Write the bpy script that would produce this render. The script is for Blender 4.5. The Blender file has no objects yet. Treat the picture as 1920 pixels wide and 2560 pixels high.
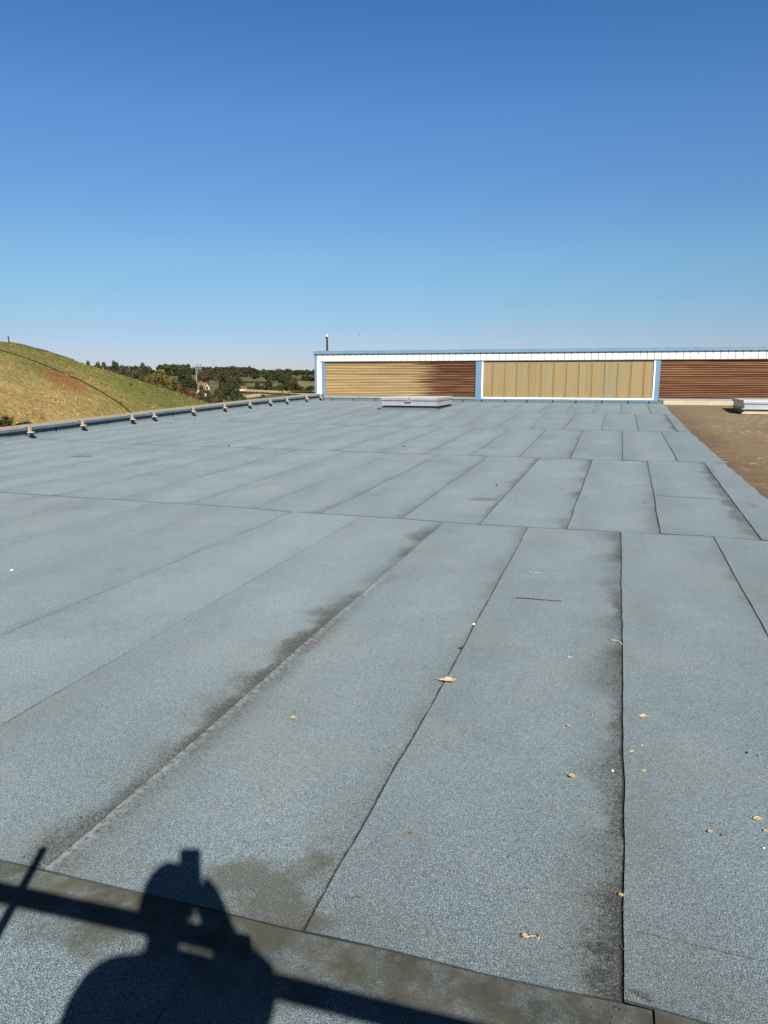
import bpy, bmesh, math, random
import numpy as np
from mathutils import Vector, Matrix, Quaternion
from mathutils.bvhtree import BVHTree
from mathutils import noise as mnoise

rnd = random.Random(7)
SC = bpy.context.scene
COL = SC.collection

# ------------------------------------------------------------------ camera
EYE = 1.6
PITCH = math.radians(10.414)
YAW = math.radians(17.47)
FPX = 1850.0
cam_d = bpy.data.cameras.new("camera")
cam_d.lens = 36.0 * FPX / 2560.0
cam_d.sensor_width = 36.0
cam_d.clip_start = 0.02
cam_d.clip_end = 20000
cam = bpy.data.objects.new("camera", cam_d)
cam.location = (0, 0, EYE)
cam.rotation_euler = (math.pi / 2 - PITCH, 0, YAW)
COL.objects.link(cam)
SC.camera = cam

# ------------------------------------------------------------------ world, sun
SUNWARD = Vector((0.45821, -0.68926, 0.56121)).normalized()
SUN_EL = math.asin(SUNWARD.z)
SUN_ROT = math.atan2(SUNWARD.x, SUNWARD.y)
world = bpy.data.worlds.new("World")
SC.world = world
world.use_nodes = True
wt = world.node_tree
wt.nodes.clear()
sky = wt.nodes.new("ShaderNodeTexSky")
sky.sky_type = 'NISHITA'
sky.sun_disc = False
sky.sun_elevation = SUN_EL
sky.sun_rotation = SUN_ROT
sky.altitude = 200
sky.air_density = 1.0
sky.dust_density = 0.1
sky.ozone_density = 2.0
hs = wt.nodes.new("ShaderNodeHueSaturation")
hs.inputs["Saturation"].default_value = 1.0
hs.inputs["Value"].default_value = 1.0
# colour of the air by height above the horizon (a clear autumn sky: deep blue aloft, pale blue low down)
geo = wt.nodes.new("ShaderNodeTexCoord")
sepz = wt.nodes.new("ShaderNodeSeparateXYZ")
wt.links.new(geo.outputs["Generated"], sepz.inputs[0])
ramp = wt.nodes.new("ShaderNodeValToRGB")
stops = [(0.0, (.405, .46, .735)), (.057, (.409, .490, .696)), (.072, (.411, .519, .684)), (.097, (.420, .554, .690)), (.146, (.457, .623, .743)),
         (.216, (.435, .635, .826)), (.301, (.422, .671, .934)), (.408, (.306, .621, .924)), (.50, (.24, .34, .42)), (1.0, (.15, .13, .13))]
while len(ramp.color_ramp.elements) < len(stops):
    ramp.color_ramp.elements.new(.5)
for e_, (p_, c_) in zip(ramp.color_ramp.elements, stops):
    e_.position = p_
    e_.color = (*c_, 1)
wt.links.new(sepz.outputs[2], ramp.inputs[0])
gm = wt.nodes.new("ShaderNodeMix")
gm.data_type = 'RGBA'
gm.blend_type = 'MULTIPLY'
gm.inputs[0].default_value = 1.0
bg = wt.nodes.new("ShaderNodeBackground")
bg.inputs["Strength"].default_value = 0.074
wo = wt.nodes.new("ShaderNodeOutputWorld")
wt.links.new(sky.outputs[0], gm.inputs[6])
wt.links.new(ramp.outputs[0], gm.inputs[7])
wt.links.new(gm.outputs[2], hs.inputs["Color"])
wt.links.new(hs.outputs[0], bg.inputs[0])
wt.links.new(bg.outputs[0], wo.inputs[0])

sun_d = bpy.data.lights.new("sun", 'SUN')
sun_d.energy = 5.0
sun_d.angle = math.radians(0.53)
sun_d.color = (1.0, 0.95, 0.86)
sun = bpy.data.objects.new("sun", sun_d)
sun.rotation_euler = (-SUNWARD).to_track_quat('-Z', 'Y').to_euler()
sun.location = SUNWARD * 60
COL.objects.link(sun)

SC.view_settings.view_transform = 'Standard'
SC.view_settings.look = 'None'
SC.view_settings.exposure = 0.75
SC.view_settings.gamma = 1.0
SC.render.resolution_x = 768
SC.render.resolution_y = 1024

# ------------------------------------------------------------------ measuring helpers (photo pixel -> place)
_cp, _sp, _c, _s = math.cos(PITCH), math.sin(PITCH), math.cos(YAW), math.sin(YAW)
AF = np.array([-_s * _cp, _c * _cp, -_sp])
AR = np.array([_c, _s, 0.0])
AU = np.cross(AR, AF)
EYEP = np.array([0, 0, EYE])
PY = [-30, 8.0, 14.2, 20.0, 25.6, 31.2, 45]
PZ = [0, 0, .075, .217, .375, .52, .75]


def zroof(Y):
    return float(np.interp(Y, PY, PZ))


def ray(x, y):
    d = AF * FPX + AR * (x - 960) - AU * (y - 1280)
    return d / np.linalg.norm(d)


def on_roof(x, y, dz=0.0):
    d = ray(x, y)
    t = np.linspace(.5, 90, 12000)
    P = EYEP + t[:, None] * d
    hit = P[:, 2] < np.interp(P[:, 1], PY, PZ) + dz
    k = int(np.argmax(hit))
    a, b = t[k - 1], t[k]
    for _ in range(20):
        m = (a + b) / 2
        p = EYEP + m * d
        if p[2] < zroof(p[1]) + dz:
            b = m
        else:
            a = m
    return EYEP + b * d


def on_roof_flat(x, y):
    d = ray(x, y)
    return EYEP + d * ((EYE - .004) / -d[2])


def on_y(x, y, Y):
    d = ray(x, y)
    return EYEP + d * Y / d[1]


def at_dist(x, y, D):
    """point on the pixel's ray at horizontal distance D"""
    d = ray(x, y)
    return EYEP + d * D / math.hypot(d[0], d[1])


GZ = -7.0


def zground(D):
    if D < 230:
        return GZ
    if D < 2200:
        return GZ + 0.0092 * (D - 230) ** 2 / (D - 230 + 90)
    return GZ + 0.0092 * 1970 * 1970 / 2060


def on_ground(x, y):
    d = ray(x, y)
    h = math.hypot(d[0], d[1])
    d = d / h
    D = 20.0
    while D < 3000:
        if EYE + d[2] * D < zground(D):
            break
        D += 2.0
    return np.array([d[0] * D, d[1] * D, zground(D)]), D


# ------------------------------------------------------------------ object helpers
def link(o, parent=None):
    COL.objects.link(o)
    if parent is not None:
        o.parent = parent
    return o


def tag(o, label, cat, group=None, kind=None):
    if label:
        o["label"] = label
    if cat:
        o["category"] = cat
    if group:
        o["group"] = group
    if kind:
        o["kind"] = kind
    return o


def thing(name, label, cat, loc=(0, 0, 0), group=None):
    o = bpy.data.objects.new(name, None)
    o.empty_display_size = 0.2
    o.location = loc
    link(o)
    return tag(o, label, cat, group)


class MB:
    """collects simple shapes into one mesh"""

    def __init__(self):
        self.bm = bmesh.new()

    def box(self, x0, x1, y0, y1, z0, z1):
        v = [self.bm.verts.new(p) for p in ((x0, y0, z0), (x1, y0, z0), (x1, y1, z0), (x0, y1, z0),
                                            (x0, y0, z1), (x1, y0, z1), (x1, y1, z1), (x0, y1, z1))]
        for f in ((0, 3, 2, 1), (4, 5, 6, 7), (0, 1, 5, 4), (1, 2, 6, 5), (2, 3, 7, 6), (3, 0, 4, 7)):
            self.bm.faces.new([v[i] for i in f])
        return self

    def face(self, pts):
        return self.bm.faces.new([self.bm.verts.new(p) for p in pts])

    def tube(self, pts, radii, seg=10, cap=True):
        pts = [Vector(p) for p in pts]
        if not hasattr(radii, '__len__'):
            radii = [radii] * len(pts)
        rings = []
        ref = None
        for i, p in enumerate(pts):
            if i == 0:
                t = pts[1] - pts[0]
            elif i == len(pts) - 1:
                t = pts[-1] - pts[-2]
            else:
                t = pts[i + 1] - pts[i - 1]
            t.normalize()
            if ref is None:
                ref = Vector((0, 0, 1)) if abs(t.z) < .9 else Vector((1, 0, 0))
            a = t.cross(ref).normalized()
            b = a.cross(t).normalized()
            ref = b
            rings.append([self.bm.verts.new(p + (a * math.cos(2 * math.pi * k / seg) + b * math.sin(2 * math.pi * k / seg)) * radii[i]) for k in range(seg)])
        for r0, r1 in zip(rings, rings[1:]):
            for k in range(seg):
                self.bm.faces.new((r0[k], r0[(k + 1) % seg], r1[(k + 1) % seg], r1[k]))
        if cap:
            self.bm.faces.new(rings[0][::-1])
            self.bm.faces.new(rings[-1])
        return self

    def prism(self, loop, h):
        """loop of points, extruded by vector h"""
        h = Vector(h)
        a = [self.bm.verts.new(p) for p in loop]
        b = [self.bm.verts.new(Vector(p) + h) for p in loop]
        self.bm.faces.new(a[::-1])
        self.bm.faces.new(b)
        n = len(a)
        for i in range(n):
            self.bm.faces.new((a[i], a[(i + 1) % n], b[(i + 1) % n], b[i]))
        return self

    def build(self, name, mat, parent=None, smooth=False, bevel=0.0, loc=None):
        bmesh.ops.recalc_face_normals(self.bm, faces=self.bm.faces)
        me = bpy.data.meshes.new(name)
        self.bm.to_mesh(me)
        self.bm.free()
        if loc is not None:
            me.transform(Matrix.Translation(-Vector(loc)))
        if smooth:
            for p in me.polygons:
                p.use_smooth = True
        me.materials.append(mat)
        o = link(bpy.data.objects.new(name, me), parent)
        if loc is not None and parent is None:
            o.location = loc
        if bevel:
            m = o.modifiers.new("bevel", 'BEVEL')
            m.width = bevel
            m.segments = 2
            m.limit_method = 'ANGLE'
        return o


def mesh_obj(name, verts, faces, mat, parent=None, smooth=False, attrs=None):
    me = bpy.data.meshes.new(name)
    me.from_pydata([tuple(v) for v in verts], [], faces)
    me.update()
    if smooth:
        me.polygons.foreach_set("use_smooth", [True] * len(me.polygons))
    for k, arr in (attrs or {}).items():
        a = me.attributes.new(k, 'FLOAT', 'POINT')
        a.data.foreach_set("value", np.array(arr, dtype=np.float32))
    me.materials.append(mat)
    return link(bpy.data.objects.new(name, me), parent)


# ------------------------------------------------------------------ material helpers
class NT:
    def __init__(self, name, rough=0.8, metal=0.0, spec=0.3):
        self.m = bpy.data.materials.new(name)
        self.m.use_nodes = True
        self.t = self.m.node_tree
        self.b = self.t.nodes["Principled BSDF"]
        self.b.inputs["Roughness"].default_value = rough
        self.b.inputs["Metallic"].default_value = metal
        self.b.inputs["Specular IOR Level"].default_value = spec
        self._co = None

    def n(self, kind, **kw):
        nd = self.t.nodes.new(kind)
        for k, v in kw.items():
            setattr(nd, k, v)
        return nd

    def l(self, a, b):
        self.t.links.new(a, b)

    def put(self, sock, v):
        if hasattr(v, 'is_linked') or hasattr(v, 'links'):
            self.l(v, sock)
        else:
            if isinstance(v, tuple) and len(v) == 3 and len(sock.default_value) == 4:
                v = (*v, 1)
            sock.default_value = v

    @property
    def co(self):
        if self._co is None:
            self._co = self.n("ShaderNodeTexCoord").outputs["Object"]
        return self._co

    def attr(self, name):
        return self.n("ShaderNodeAttribute", attribute_name=name).outputs["Fac"]

    def math(self, op, a, b=0.0, c=0.0, clamp=False):
        nd = self.n("ShaderNodeMath", operation=op, use_clamp=clamp)
        self.put(nd.inputs[0], a)
        self.put(nd.inputs[1], b)
        self.put(nd.inputs[2], c)
        return nd.outputs[0]

    def vec(self, op, a, b):
        nd = self.n("ShaderNodeVectorMath", operation=op)
        self.put(nd.inputs[0], a)
        self.put(nd.inputs[1], b)
        return nd.outputs[1] if op in ('LENGTH', 'DISTANCE', 'DOT_PRODUCT') else nd.outputs[0]

    def noise(self, scale, detail=3, rough=.55, vec=None, stretch=None, dist=0.0):
        v = vec if vec is not None else self.co
        if stretch:
            v = self.vec('MULTIPLY', v, stretch)
        nd = self.n("ShaderNodeTexNoise")
        nd.inputs["Scale"].default_value = scale
        nd.inputs["Detail"].default_value = detail
        nd.inputs["Roughness"].default_value = rough
        nd.inputs["Distortion"].default_value = dist
        self.l(v, nd.inputs["Vector"])
        return nd.outputs["Fac"]

    def voro(self, scale, vec=None):
        nd = self.n("ShaderNodeTexVoronoi")
        nd.inputs["Scale"].default_value = scale
        self.l(vec if vec is not None else self.co, nd.inputs["Vector"])
        return nd

    def map(self, v, a, b, c=0.0, d=1.0, smooth=False):
        nd = self.n("ShaderNodeMapRange")
        nd.clamp = True
        if smooth:
            nd.interpolation_type = 'SMOOTHSTEP'
        self.put(nd.inputs[0], v)
        for i, q in enumerate((a, b, c, d)):
            self.put(nd.inputs[i + 1], q)
        return nd.outputs[0]

    def mix(self, f, a, b, mode='MIX'):
        nd = self.n("ShaderNodeMix", data_type='RGBA', blend_type=mode)
        self.put(nd.inputs[0], f)
        self.put(nd.inputs[6], a)
        self.put(nd.inputs[7], b)
        return nd.outputs[2]

    def ramp(self, v, stops):
        nd = self.n("ShaderNodeValToRGB")
        e = nd.color_ramp.elements
        while len(e) < len(stops):
            e.new(0.5)
        for i, (p, c) in enumerate(stops):
            e[i].position = p
            e[i].color = (*c, 1)
        self.put(nd.inputs[0], v)
        return nd.outputs[0]

    def color(self, c):
        self.put(self.b.inputs["Base Color"], c)
        return self

    def bump(self, h, strength=.3, dist=.01):
        nd = self.n("ShaderNodeBump")
        nd.inputs["Strength"].default_value = strength
        nd.inputs["Distance"].default_value = dist
        self.put(nd.inputs["Height"], h)
        self.l(nd.outputs[0], self.b.inputs["Normal"])
        return self


def simple(name, col, var=.12, scale=6., rough=.6, metal=0., spec=.4, stretch=None, dirt=None):
    t = NT(name, rough, metal, spec)
    f = t.noise(scale, 4, .6, stretch=stretch)
    a = tuple(c * (1 - var) for c in col)
    b = tuple(min(1, c * (1 + var)) for c in col)
    c = t.mix(t.map(f, .3, .7), a, b)
    if dirt:
        g = t.map(t.noise(scale * .6, 5, .7, stretch=(1, 1, .35)), .52, .75)
        c = t.mix(t.math('MULTIPLY', g, dirt[1]), c, dirt[0])
    return t.color(c).m


# ---- blue mineral roofing felt
# painted by place: stains (X, Y, rx, ry, strength)
def stain_spots(pix):
    out = []
    for (x, y, wx, wy, s) in pix:
        p = on_roof(x, y)
        q = on_roof(x + wx, y)
        r = on_roof(x, y - wy)
        out.append((p[0], p[1], max(.02, math.dist(p[:2], q[:2])), max(.02, math.dist(p[:2], r[:2])), s))
    return out


DARKSPOTS = stain_spots([(1492, 2372, 50, 14, 1.0), (1490, 2446, 36, 30, 1.0), (1604, 2488, 34, 20, .8),
                         (882, 2245, 26, 9, .8), (1340, 2400, 40, 25, .35), (1160, 2345, 50, 16, .35),
                         (890, 1492, 34, 12, .7), (1205, 1248, 50, 7, .75), (200, 1268, 45, 14, .5), (740, 1080, 50, 4, .45),
                         (205, 1141, 36, 3.5, 1.0), (1612, 1256, 14, 6, .6), (1880, 1262, 26, 12, .5), (1345, 1058, 25, 5, .4),
                         (1775, 1175, 18, 14, .6), (1330, 1452, 60, 10, .35), (1260, 1530, 60, 22, .35)])
GREENSPOTS = stain_spots([(580, 2195, 120, 60, 1.0), (680, 2250, 130, 80, .9), (700, 2310, 130, 45, 1.0), (785, 2190, 50, 110, .6), (230, 2350, 110, 40, .7), (620, 2330, 100, 35, .9),
                          (330, 2330, 90, 30, .5), (520, 2172, 80, 25, .6), (60, 2190, 90, 35, .4)])
TANSPOTS = stain_spots([(1040, 1400, 60, 24, .3), (1290, 1740, 150, 35, .4), (1080, 1690, 50, 30, .3), (1700, 1650, 160, 50, .35),
                        (236, 1868, 14, 22, .5), (520, 1690, 90, 18, .25), (1590, 1205, 40, 8, .4), (1755, 1207, 30, 6, .4),
                        (1850, 1800, 90, 60, .2)])


def ellipse_mask(t, spots, rough_noise, warp=.1, wscale=4, lo=.25, hi=.72):
    acc = None
    nn = t.n("ShaderNodeTexNoise")
    nn.inputs["Scale"].default_value = wscale
    nn.inputs["Detail"].default_value = 4
    t.l(t.co, nn.inputs["Vector"])
    off = t.vec('SUBTRACT', nn.outputs["Color"], (.5, .5, .5))
    off = t.vec('MULTIPLY', off, (warp * 4, warp * 4, 0))
    wco = t.vec('ADD', t.co, off)
    for (x, y, rx, ry, s) in spots:
        d = t.vec('SUBTRACT', wco, (x, y, 0))
        d = t.vec('MULTIPLY', d, (1 / rx, 1 / ry, 0))
        L = t.vec('LENGTH', d, (0, 0, 0))
        m = t.math('MULTIPLY', t.map(L, .1, 1.5, 1, 0, True), s)
        acc = m if acc is None else t.math('MAXIMUM', acc, m)
    # broken up by noise
    return t.map(t.math('ADD', acc, t.math('MULTIPLY', t.math('SUBTRACT', rough_noise, .5), 1.5)), lo, hi)


def felt_material():
    t = NT("blue_mineral_felt", .92, 0, .25)
    t.b.inputs["Diffuse Roughness"].default_value = 1.0
    t.b.inputs["Sheen Weight"].default_value = .05
    t.b.inputs["Sheen Roughness"].default_value = .6
    t.b.inputs["Sheen Tint"].default_value = (.75, .93, 1, 1)
    vr = t.n("ShaderNodeVectorRotate", rotation_type='EULER_XYZ')
    vr.inputs["Rotation"].default_value = (.61, .47, .2)
    t.l(t.co, vr.inputs["Vector"])
    g1 = t.noise(330, 2, .6, vec=vr.outputs[0])
    g2 = t.noise(720, 2, .7, vec=vr.outputs[0])
    g3 = t.noise(60, 3, .7)
    grain = t.math('ADD', t.math('MULTIPLY', g1, .56), t.math('ADD', t.math('MULTIPLY', g2, .36), t.math('MULTIPLY', g3, .08)))
    base = t.ramp(grain, [(.412, (.009, .014, .017)), (.475, (.060, .084, .101)), (.525, (.100, .132, .151)), (.605, (.32, .38, .41))])
    # large tone changes: fading, roll to roll
    big = t.noise(.55, 4, .6)
    mid0 = t.noise(24, 4, .75)
    tone = t.math('ADD', t.math('MULTIPLY', t.attr("tone"), .035), t.math('ADD', t.map(big, .3, .7, -.11, .09), t.map(t.noise(2.6, 4, .65, stretch=(1, .5, 1)), .3, .7, .93, 1.07)))
    base = t.mix(1.0, base, t.n("ShaderNodeCombineColor").outputs[0], 'MULTIPLY')
    cc = base.node.inputs[7].links[0].from_node
    for k in range(3):
        t.l(tone, cc.inputs[k])
    # rusty and sandy blush
    blush = t.map(t.noise(.9, 5, .68), .50, .72, 0, .40)
    base = t.mix(blush, base, (0.1560, 0.1410, 0.1200))
    sc = t.map(t.noise(1.7, 6, .75, stretch=(.8, 1.3, 1)), .55, .70, 0, .38)
    base = t.mix(t.math('MULTIPLY', sc, t.map(mid0, .35, .6)), base, (0.0570, 0.0600, 0.0510))
    spk = t.map(t.noise(55, 2, .5), .70, .74, 0, .5)
    base = t.mix(spk, base, (0.2520, 0.2400, 0.2160))
    fine = t.noise(9, 4, .7, stretch=(.35, 1.6, 1))
    streak = t.noise(1.6, 4, .6)
    mid = t.noise(45, 3, .75)
    pep = t.noise(130, 3, .8)
    # dirt held against each lap: soft tint that turns to black pepper at the seam itself
    dR = t.attr("dR")
    soil = t.attr("soil")
    reach = t.map(streak, .36, .66, .04, .42)
    reach = t.math('MULTIPLY', reach, t.map(soil, 0, 1, .3, 1.0))
    fray = t.math('MULTIPLY', t.math('SUBTRACT', t.noise(9, 5, .75), .5), .30)
    m = t.map(t.math('ADD', t.math('DIVIDE', dR, reach), fray), 0, 1, 1, 0, True)
    both = t.math('MULTIPLY', t.attr("white"), t.map(t.math('ADD', t.attr("dL"), t.math('MULTIPLY', fray, .3)), 0, .20, .8, 0, True))
    m = t.math('MAXIMUM', t.math('MULTIPLY', m, soil), both)
    m = t.math('MULTIPLY', m, t.map(t.noise(.9, 4, .65), .36, .58, .35, 1))
    tintc = t.mix(t.map(t.noise(1.7, 2), .4, .62), (0.0510, 0.0480, 0.0360), (0.0660, 0.0510, 0.0420))
    base = t.mix(t.math('MULTIPLY', m, .55), base, tintc)
    sp_ = t.math('ADD', m, t.math('MULTIPLY', t.math('SUBTRACT', pep, .5), 3.6))
    sp_ = t.math('ADD', sp_, t.math('MULTIPLY', t.math('SUBTRACT', mid, .5), 1.8))
    sp_ = t.math('MULTIPLY', t.map(sp_, .55, .85), t.map(m, .02, .25))
    base = t.mix(t.math('MULTIPLY', sp_, .9), base, (0.0108, 0.0102, 0.0090))
    # a faint wide darkening on the low side of each lap
    w = t.math('MULTIPLY', t.map(dR, 0, .45, .24, 0, True), t.math('ADD', .35, t.math('MULTIPLY', soil, .65)))
    w = t.math('MULTIPLY', w, t.map(fine, .3, .7, .4, 1.2))
    base = t.mix(w, base, (0.0600, 0.0630, 0.0552))
    w = t.math('MULTIPLY', t.map(t.attr("dL"), .05, .55, .42, 0, True), t.map(t.noise(1.1, 4, .6, stretch=(1, .5, 1)), .35, .62))
    base = t.mix(w, base, (0.0630, 0.0690, 0.0672))
    # dirt along end laps
    dN = t.attr("dN")
    e = t.math('MULTIPLY', t.map(dN, 0, .25, .35, 0, True), t.map(fine, .35, .7))
    base = t.mix(e, base, (0.0600, 0.0600, 0.0510))
    # silt band on the strip in front of the railing
    band = t.math('MULTIPLY', t.attr("silt"), t.map(t.math('ADD', t.attr("dF"), t.math('MULTIPLY', t.math('SUBTRACT', t.noise(5, 4, .65), .5), .42)), .10, .30, 1, 0, True))
    silt = t.mix(t.map(t.noise(3.5, 4, .7), .40, .60), (.026, .026, .015), (.064, .055, .035))
    silt = t.mix(t.math('MULTIPLY', t.map(g1, .42, .60), .75), silt, (0.0180, 0.0180, 0.0108))
    base = t.mix(t.math('MULTIPLY', band, t.map(t.noise(6, 4, .7), .3, .55, .35, .93)), base, silt)
    # spots
    nz = t.noise(22, 5, .75)
    base = t.mix(t.math('MULTIPLY', ellipse_mask(t, GREENSPOTS, t.noise(9, 5, .7), .08, 3), .66), base,
                 t.mix(t.map(g2, .4, .62), (0.0180, 0.0186, 0.0096), (0.0690, 0.0612, 0.0372)))
    base = t.mix(t.math('MULTIPLY', ellipse_mask(t, TANSPOTS, t.noise(7, 5, .7), .12, 4), .40), base, (0.1620, 0.1320, 0.1020))
    base = t.mix(t.math('MULTIPLY', t.math('MULTIPLY', ellipse_mask(t, DARKSPOTS, t.noise(38, 4, .8), .03, 12, .42, .62), t.map(grain, .42, .58, 1, .35)), .95), base, (0.0180, 0.0180, 0.0156))
    # exposed white granules along one lifted lap
    wh = t.math('MULTIPLY', t.attr("white"), t.map(t.math('ADD', t.attr("dL"), t.math('MULTIPLY', t.noise(7, 3), .05)), .035, .085, 1, 0, True))
    wh = t.math('MULTIPLY', wh, t.map(t.noise(30, 4, .7), .42, .56))
    base = t.mix(t.math('MULTIPLY', wh, .42), base, (0.2160, 0.2280, 0.2400))
    # bitumen bleeding out of the lap
    wid = t.math('MULTIPLY', t.map(t.noise(5, 4, .8), .36, .72, .0025, .017), t.attr("bleed"))
    ln = t.map(dR, t.math('MULTIPLY', wid, .6), t.math('ADD', wid, .0035), 1, 0)
    base = t.mix(t.math('MULTIPLY', ln, .95), base, (0.0072, 0.0072, 0.0072))
    ln3 = t.math('MULTIPLY', t.map(t.attr("dL"), .003, .009, 1, 0), t.map(t.noise(2.1, 4, .8), .35, .6, .1, .9))
    base = t.mix(t.math('MULTIPLY', ln3, t.map(t.attr("lapw"), .011, .05)), base, (0.0096, 0.0108, 0.0108))
    ln2 = t.map(t.math('DIVIDE', dN, t.attr("lapw")), .7, 1.0, 1, 0)
    base = t.mix(t.math('MULTIPLY', ln2, t.map(t.noise(1.4, 4, .7), .33, .6, .50, 1.0)), base, (0.0096, 0.0108, 0.0108))
    t.color(base)
    t.bump(t.math('ADD', t.math('MULTIPLY', grain, .8), t.math('MULTIPLY', t.noise(2.5, 4, .6), 2.2)), .55, .006)
    return t.m


MAT_FELT = felt_material()


def brown_felt():
    t = NT("old_brown_felt", .95, 0, .2)
    g = t.math('ADD', t.math('MULTIPLY', t.noise(70, 4, .75), .55), t.math('MULTIPLY', t.noise(9, 5, .75, stretch=(.7, 1.3, 1)), .45))
    base = t.ramp(g, [(.36, (.085, .056, .033)), (.5, (.205, .138, .080)), (.64, (.35, .245, .155))])
    big = t.noise(.5, 4, .65, stretch=(1, .6, 1))
    base = t.mix(t.map(big, .36, .64), base, (.150, .115, .066))
    yb = t.n("ShaderNodeSeparateXYZ")
    t.l(t.co, yb.inputs[0])
    base = t.mix(t.map(yb.outputs[1], 14, 26, 0, .45), base, (.20, .165, .10))
    fl = t.map(t.noise(9, 3, .6, stretch=(.8, .6, 1)), .59, .64)
    fl = t.math('MULTIPLY', fl, t.map(t.noise(.6, 3), .42, .58))
    base = t.mix(t.math('MULTIPLY', fl, .8), base, (.46, .38, .29))
    dk = t.map(t.noise(2.2, 5, .75, stretch=(.5, 4.5, 1)), .56, .68)
    base = t.mix(t.math('MULTIPLY', dk, .5), base, (.05, .035, .028))
    ed = t.math('MULTIPLY', t.map(t.attr("dE"), 0, .75, 1, 0), t.map(t.noise(2.5, 5, .75, stretch=(.45, 3.2, 1)), .38, .62))
    base = t.mix(t.math('MULTIPLY', ed, .8), base, (.075, .030, .018))
    # horizontal laps about every metre
    w = t.math('FRACT', t.math('MULTIPLY', t.math('ADD', yb.outputs[1], t.math('MULTIPLY', t.noise(.8, 2), .05)), 1.06))
    ln = t.math('MULTIPLY', t.map(w, .0, .022, 1, 0), t.map(t.noise(1.5, 3), .4, .6))
    base = t.mix(t.math('MULTIPLY', ln, .8), base, (.03, .02, .015))
    t.color(base)
    t.bump(g, .5, .01)
    return t.m


MAT_BROWN = brown_felt()


def hill_material():
    t = NT("hill_grass", .95, 0, .1)
    hx, hv = t.attr("hx"), t.attr("hv")
    cv = t.n("ShaderNodeCombineXYZ")
    t.l(hx, cv.inputs[0])
    t.l(hv, cv.inputs[1])
    v = cv.outputs[0]
    rot = t.n("ShaderNodeVectorRotate", rotation_type='Z_AXIS')
    rot.inputs["Angle"].default_value = HRED[4]
    t.l(v, rot.inputs["Vector"])
    vs = rot.outputs[0]
    st = t.noise(1.0, 6, .7, vec=vs, stretch=(5, 30, 1), dist=.3)
    st2 = t.noise(1.0, 5, .75, vec=vs, stretch=(34, 170, 1), dist=.4)
    big = t.noise(1.0, 4, .6, vec=v, stretch=(1.7, 4.0, 1))
    green = t.mix(t.map(st2, .35, .65), (.050, .068, .014), (.165, .165, .042))
    straw = t.mix(t.map(st2, .33, .66), (.17, .115, .040), (.38, .27, .115))
    brown = (.20, .135, .06)
    # straw low and left, green high and right
    f = t.math('ADD', t.math('MULTIPLY', hv, 1.25), t.math('MULTIPLY', hx, .12))
    f = t.math('ADD', f, t.math('MULTIPLY', t.math('SUBTRACT', big, .5), 1.5))
    f = t.math('ADD', f, t.math('MULTIPLY', t.math('SUBTRACT', st, .5), 1.5))
    f = t.map(f, .50, 1.18)
    c = t.mix(f, straw, green)
    c = t.mix(t.math('MULTIPLY', t.map(st, .50, .64), .6), c, brown)
    t.color(c)
    # red weeds
    d = t.n("ShaderNodeVectorRotate", rotation_type='Z_AXIS')
    d.inputs["Center"].default_value = (HRED[0], HRED[1], 0)
    d.inputs["Angle"].default_value = HRED[4]
    t.l(v, d.inputs["Vector"])
    e = t.vec('SUBTRACT', d.outputs[0], (HRED[0], HRED[1], 0))
    e = t.vec('MULTIPLY', e, (1 / HRED[2], 1 / HRED[3], 0))
    L = t.vec('LENGTH', e, (0, 0, 0))
    r = t.math('ADD', t.map(L, .2, 1.2, 1, 0), t.math('MULTIPLY', t.math('SUBTRACT', st2, .5), 1.6))
    r = t.math('ADD', r, t.math('MULTIPLY', t.math('SUBTRACT', st, .5), .6))
    red = t.mix(t.map(t.noise(1., 3, .7, vec=v, stretch=(60, 90, 1)), .4, .6), (.15, .060, .022), (.27, .085, .040))
    c = t.mix(t.math('MULTIPLY', t.map(r, .35, 1.0), .75), c, red)
    t.color(c)
    t.bump(st2, .8, .12)
    return t.m


def leaf_mat(name, dark, light, scale=.9):
    t = NT(name, .75, 0, .15)
    oi = t.n("ShaderNodeObjectInfo").outputs["Random"]
    f = t.noise(scale, 3, .6)
    g = t.noise(scale * 5, 2, .6)
    f = t.math('ADD', t.math('MULTIPLY', f, .6), t.math('MULTIPLY', g, .4))
    c = t.mix(t.map(f, .36, .64), dark, light)
    c = t.mix(t.math('MULTIPLY', oi, .35), c, tuple(x * .7 for x in dark))
    t.color(c)
    tr = t.n("ShaderNodeBsdfTranslucent")
    t.l(c, tr.inputs[0])
    ms = t.n("ShaderNodeMixShader")
    ms.inputs[0].default_value = .2
    t.l(t.b.outputs[0], ms.inputs[1])
    t.l(tr.outputs[0], ms.inputs[2])
    t.l(ms.outputs[0], t.t.nodes["Material Output"].inputs[0])
    return t.m


M_LEAF = {
    'dark': leaf_mat("foliage_dark", (.022, .034, .014), (.066, .080, .030)),
    'brown': leaf_mat("foliage_brown_green", (.046, .038, .020), (.125, .095, .048)),
    'mid': leaf_mat("foliage_mid_green", (.035, .050, .014), (.105, .115, .034)),
    'yellow': leaf_mat("foliage_yellow", (.085, .070, .024), (.215, .165, .052)),
    'lime': leaf_mat("foliage_lime", (.075, .095, .020), (.20, .21, .045)),
    'russet': leaf_mat("foliage_russet", (.085, .045, .020), (.21, .105, .050)),
}
M_BARK = simple("bark", (.11, .085, .06), .3, 8, .9)
M_BLUE = simple("blue_painted_metal", (.120, .215, .320), .08, 2.0, .45, 0, .5, dirt=((.10, .12, .14), .35))
M_BLUEDK = simple("dark_blue_edge_metal", (.080, .130, .180), .14, 3, .5, 0, .5, dirt=((.05, .06, .08), .4))
M_WHITE = simple("cream_white_cladding", (.80, .77, .69), .04, 1.5, .5, 0, .4, dirt=((.55, .52, .45), .22))
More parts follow.
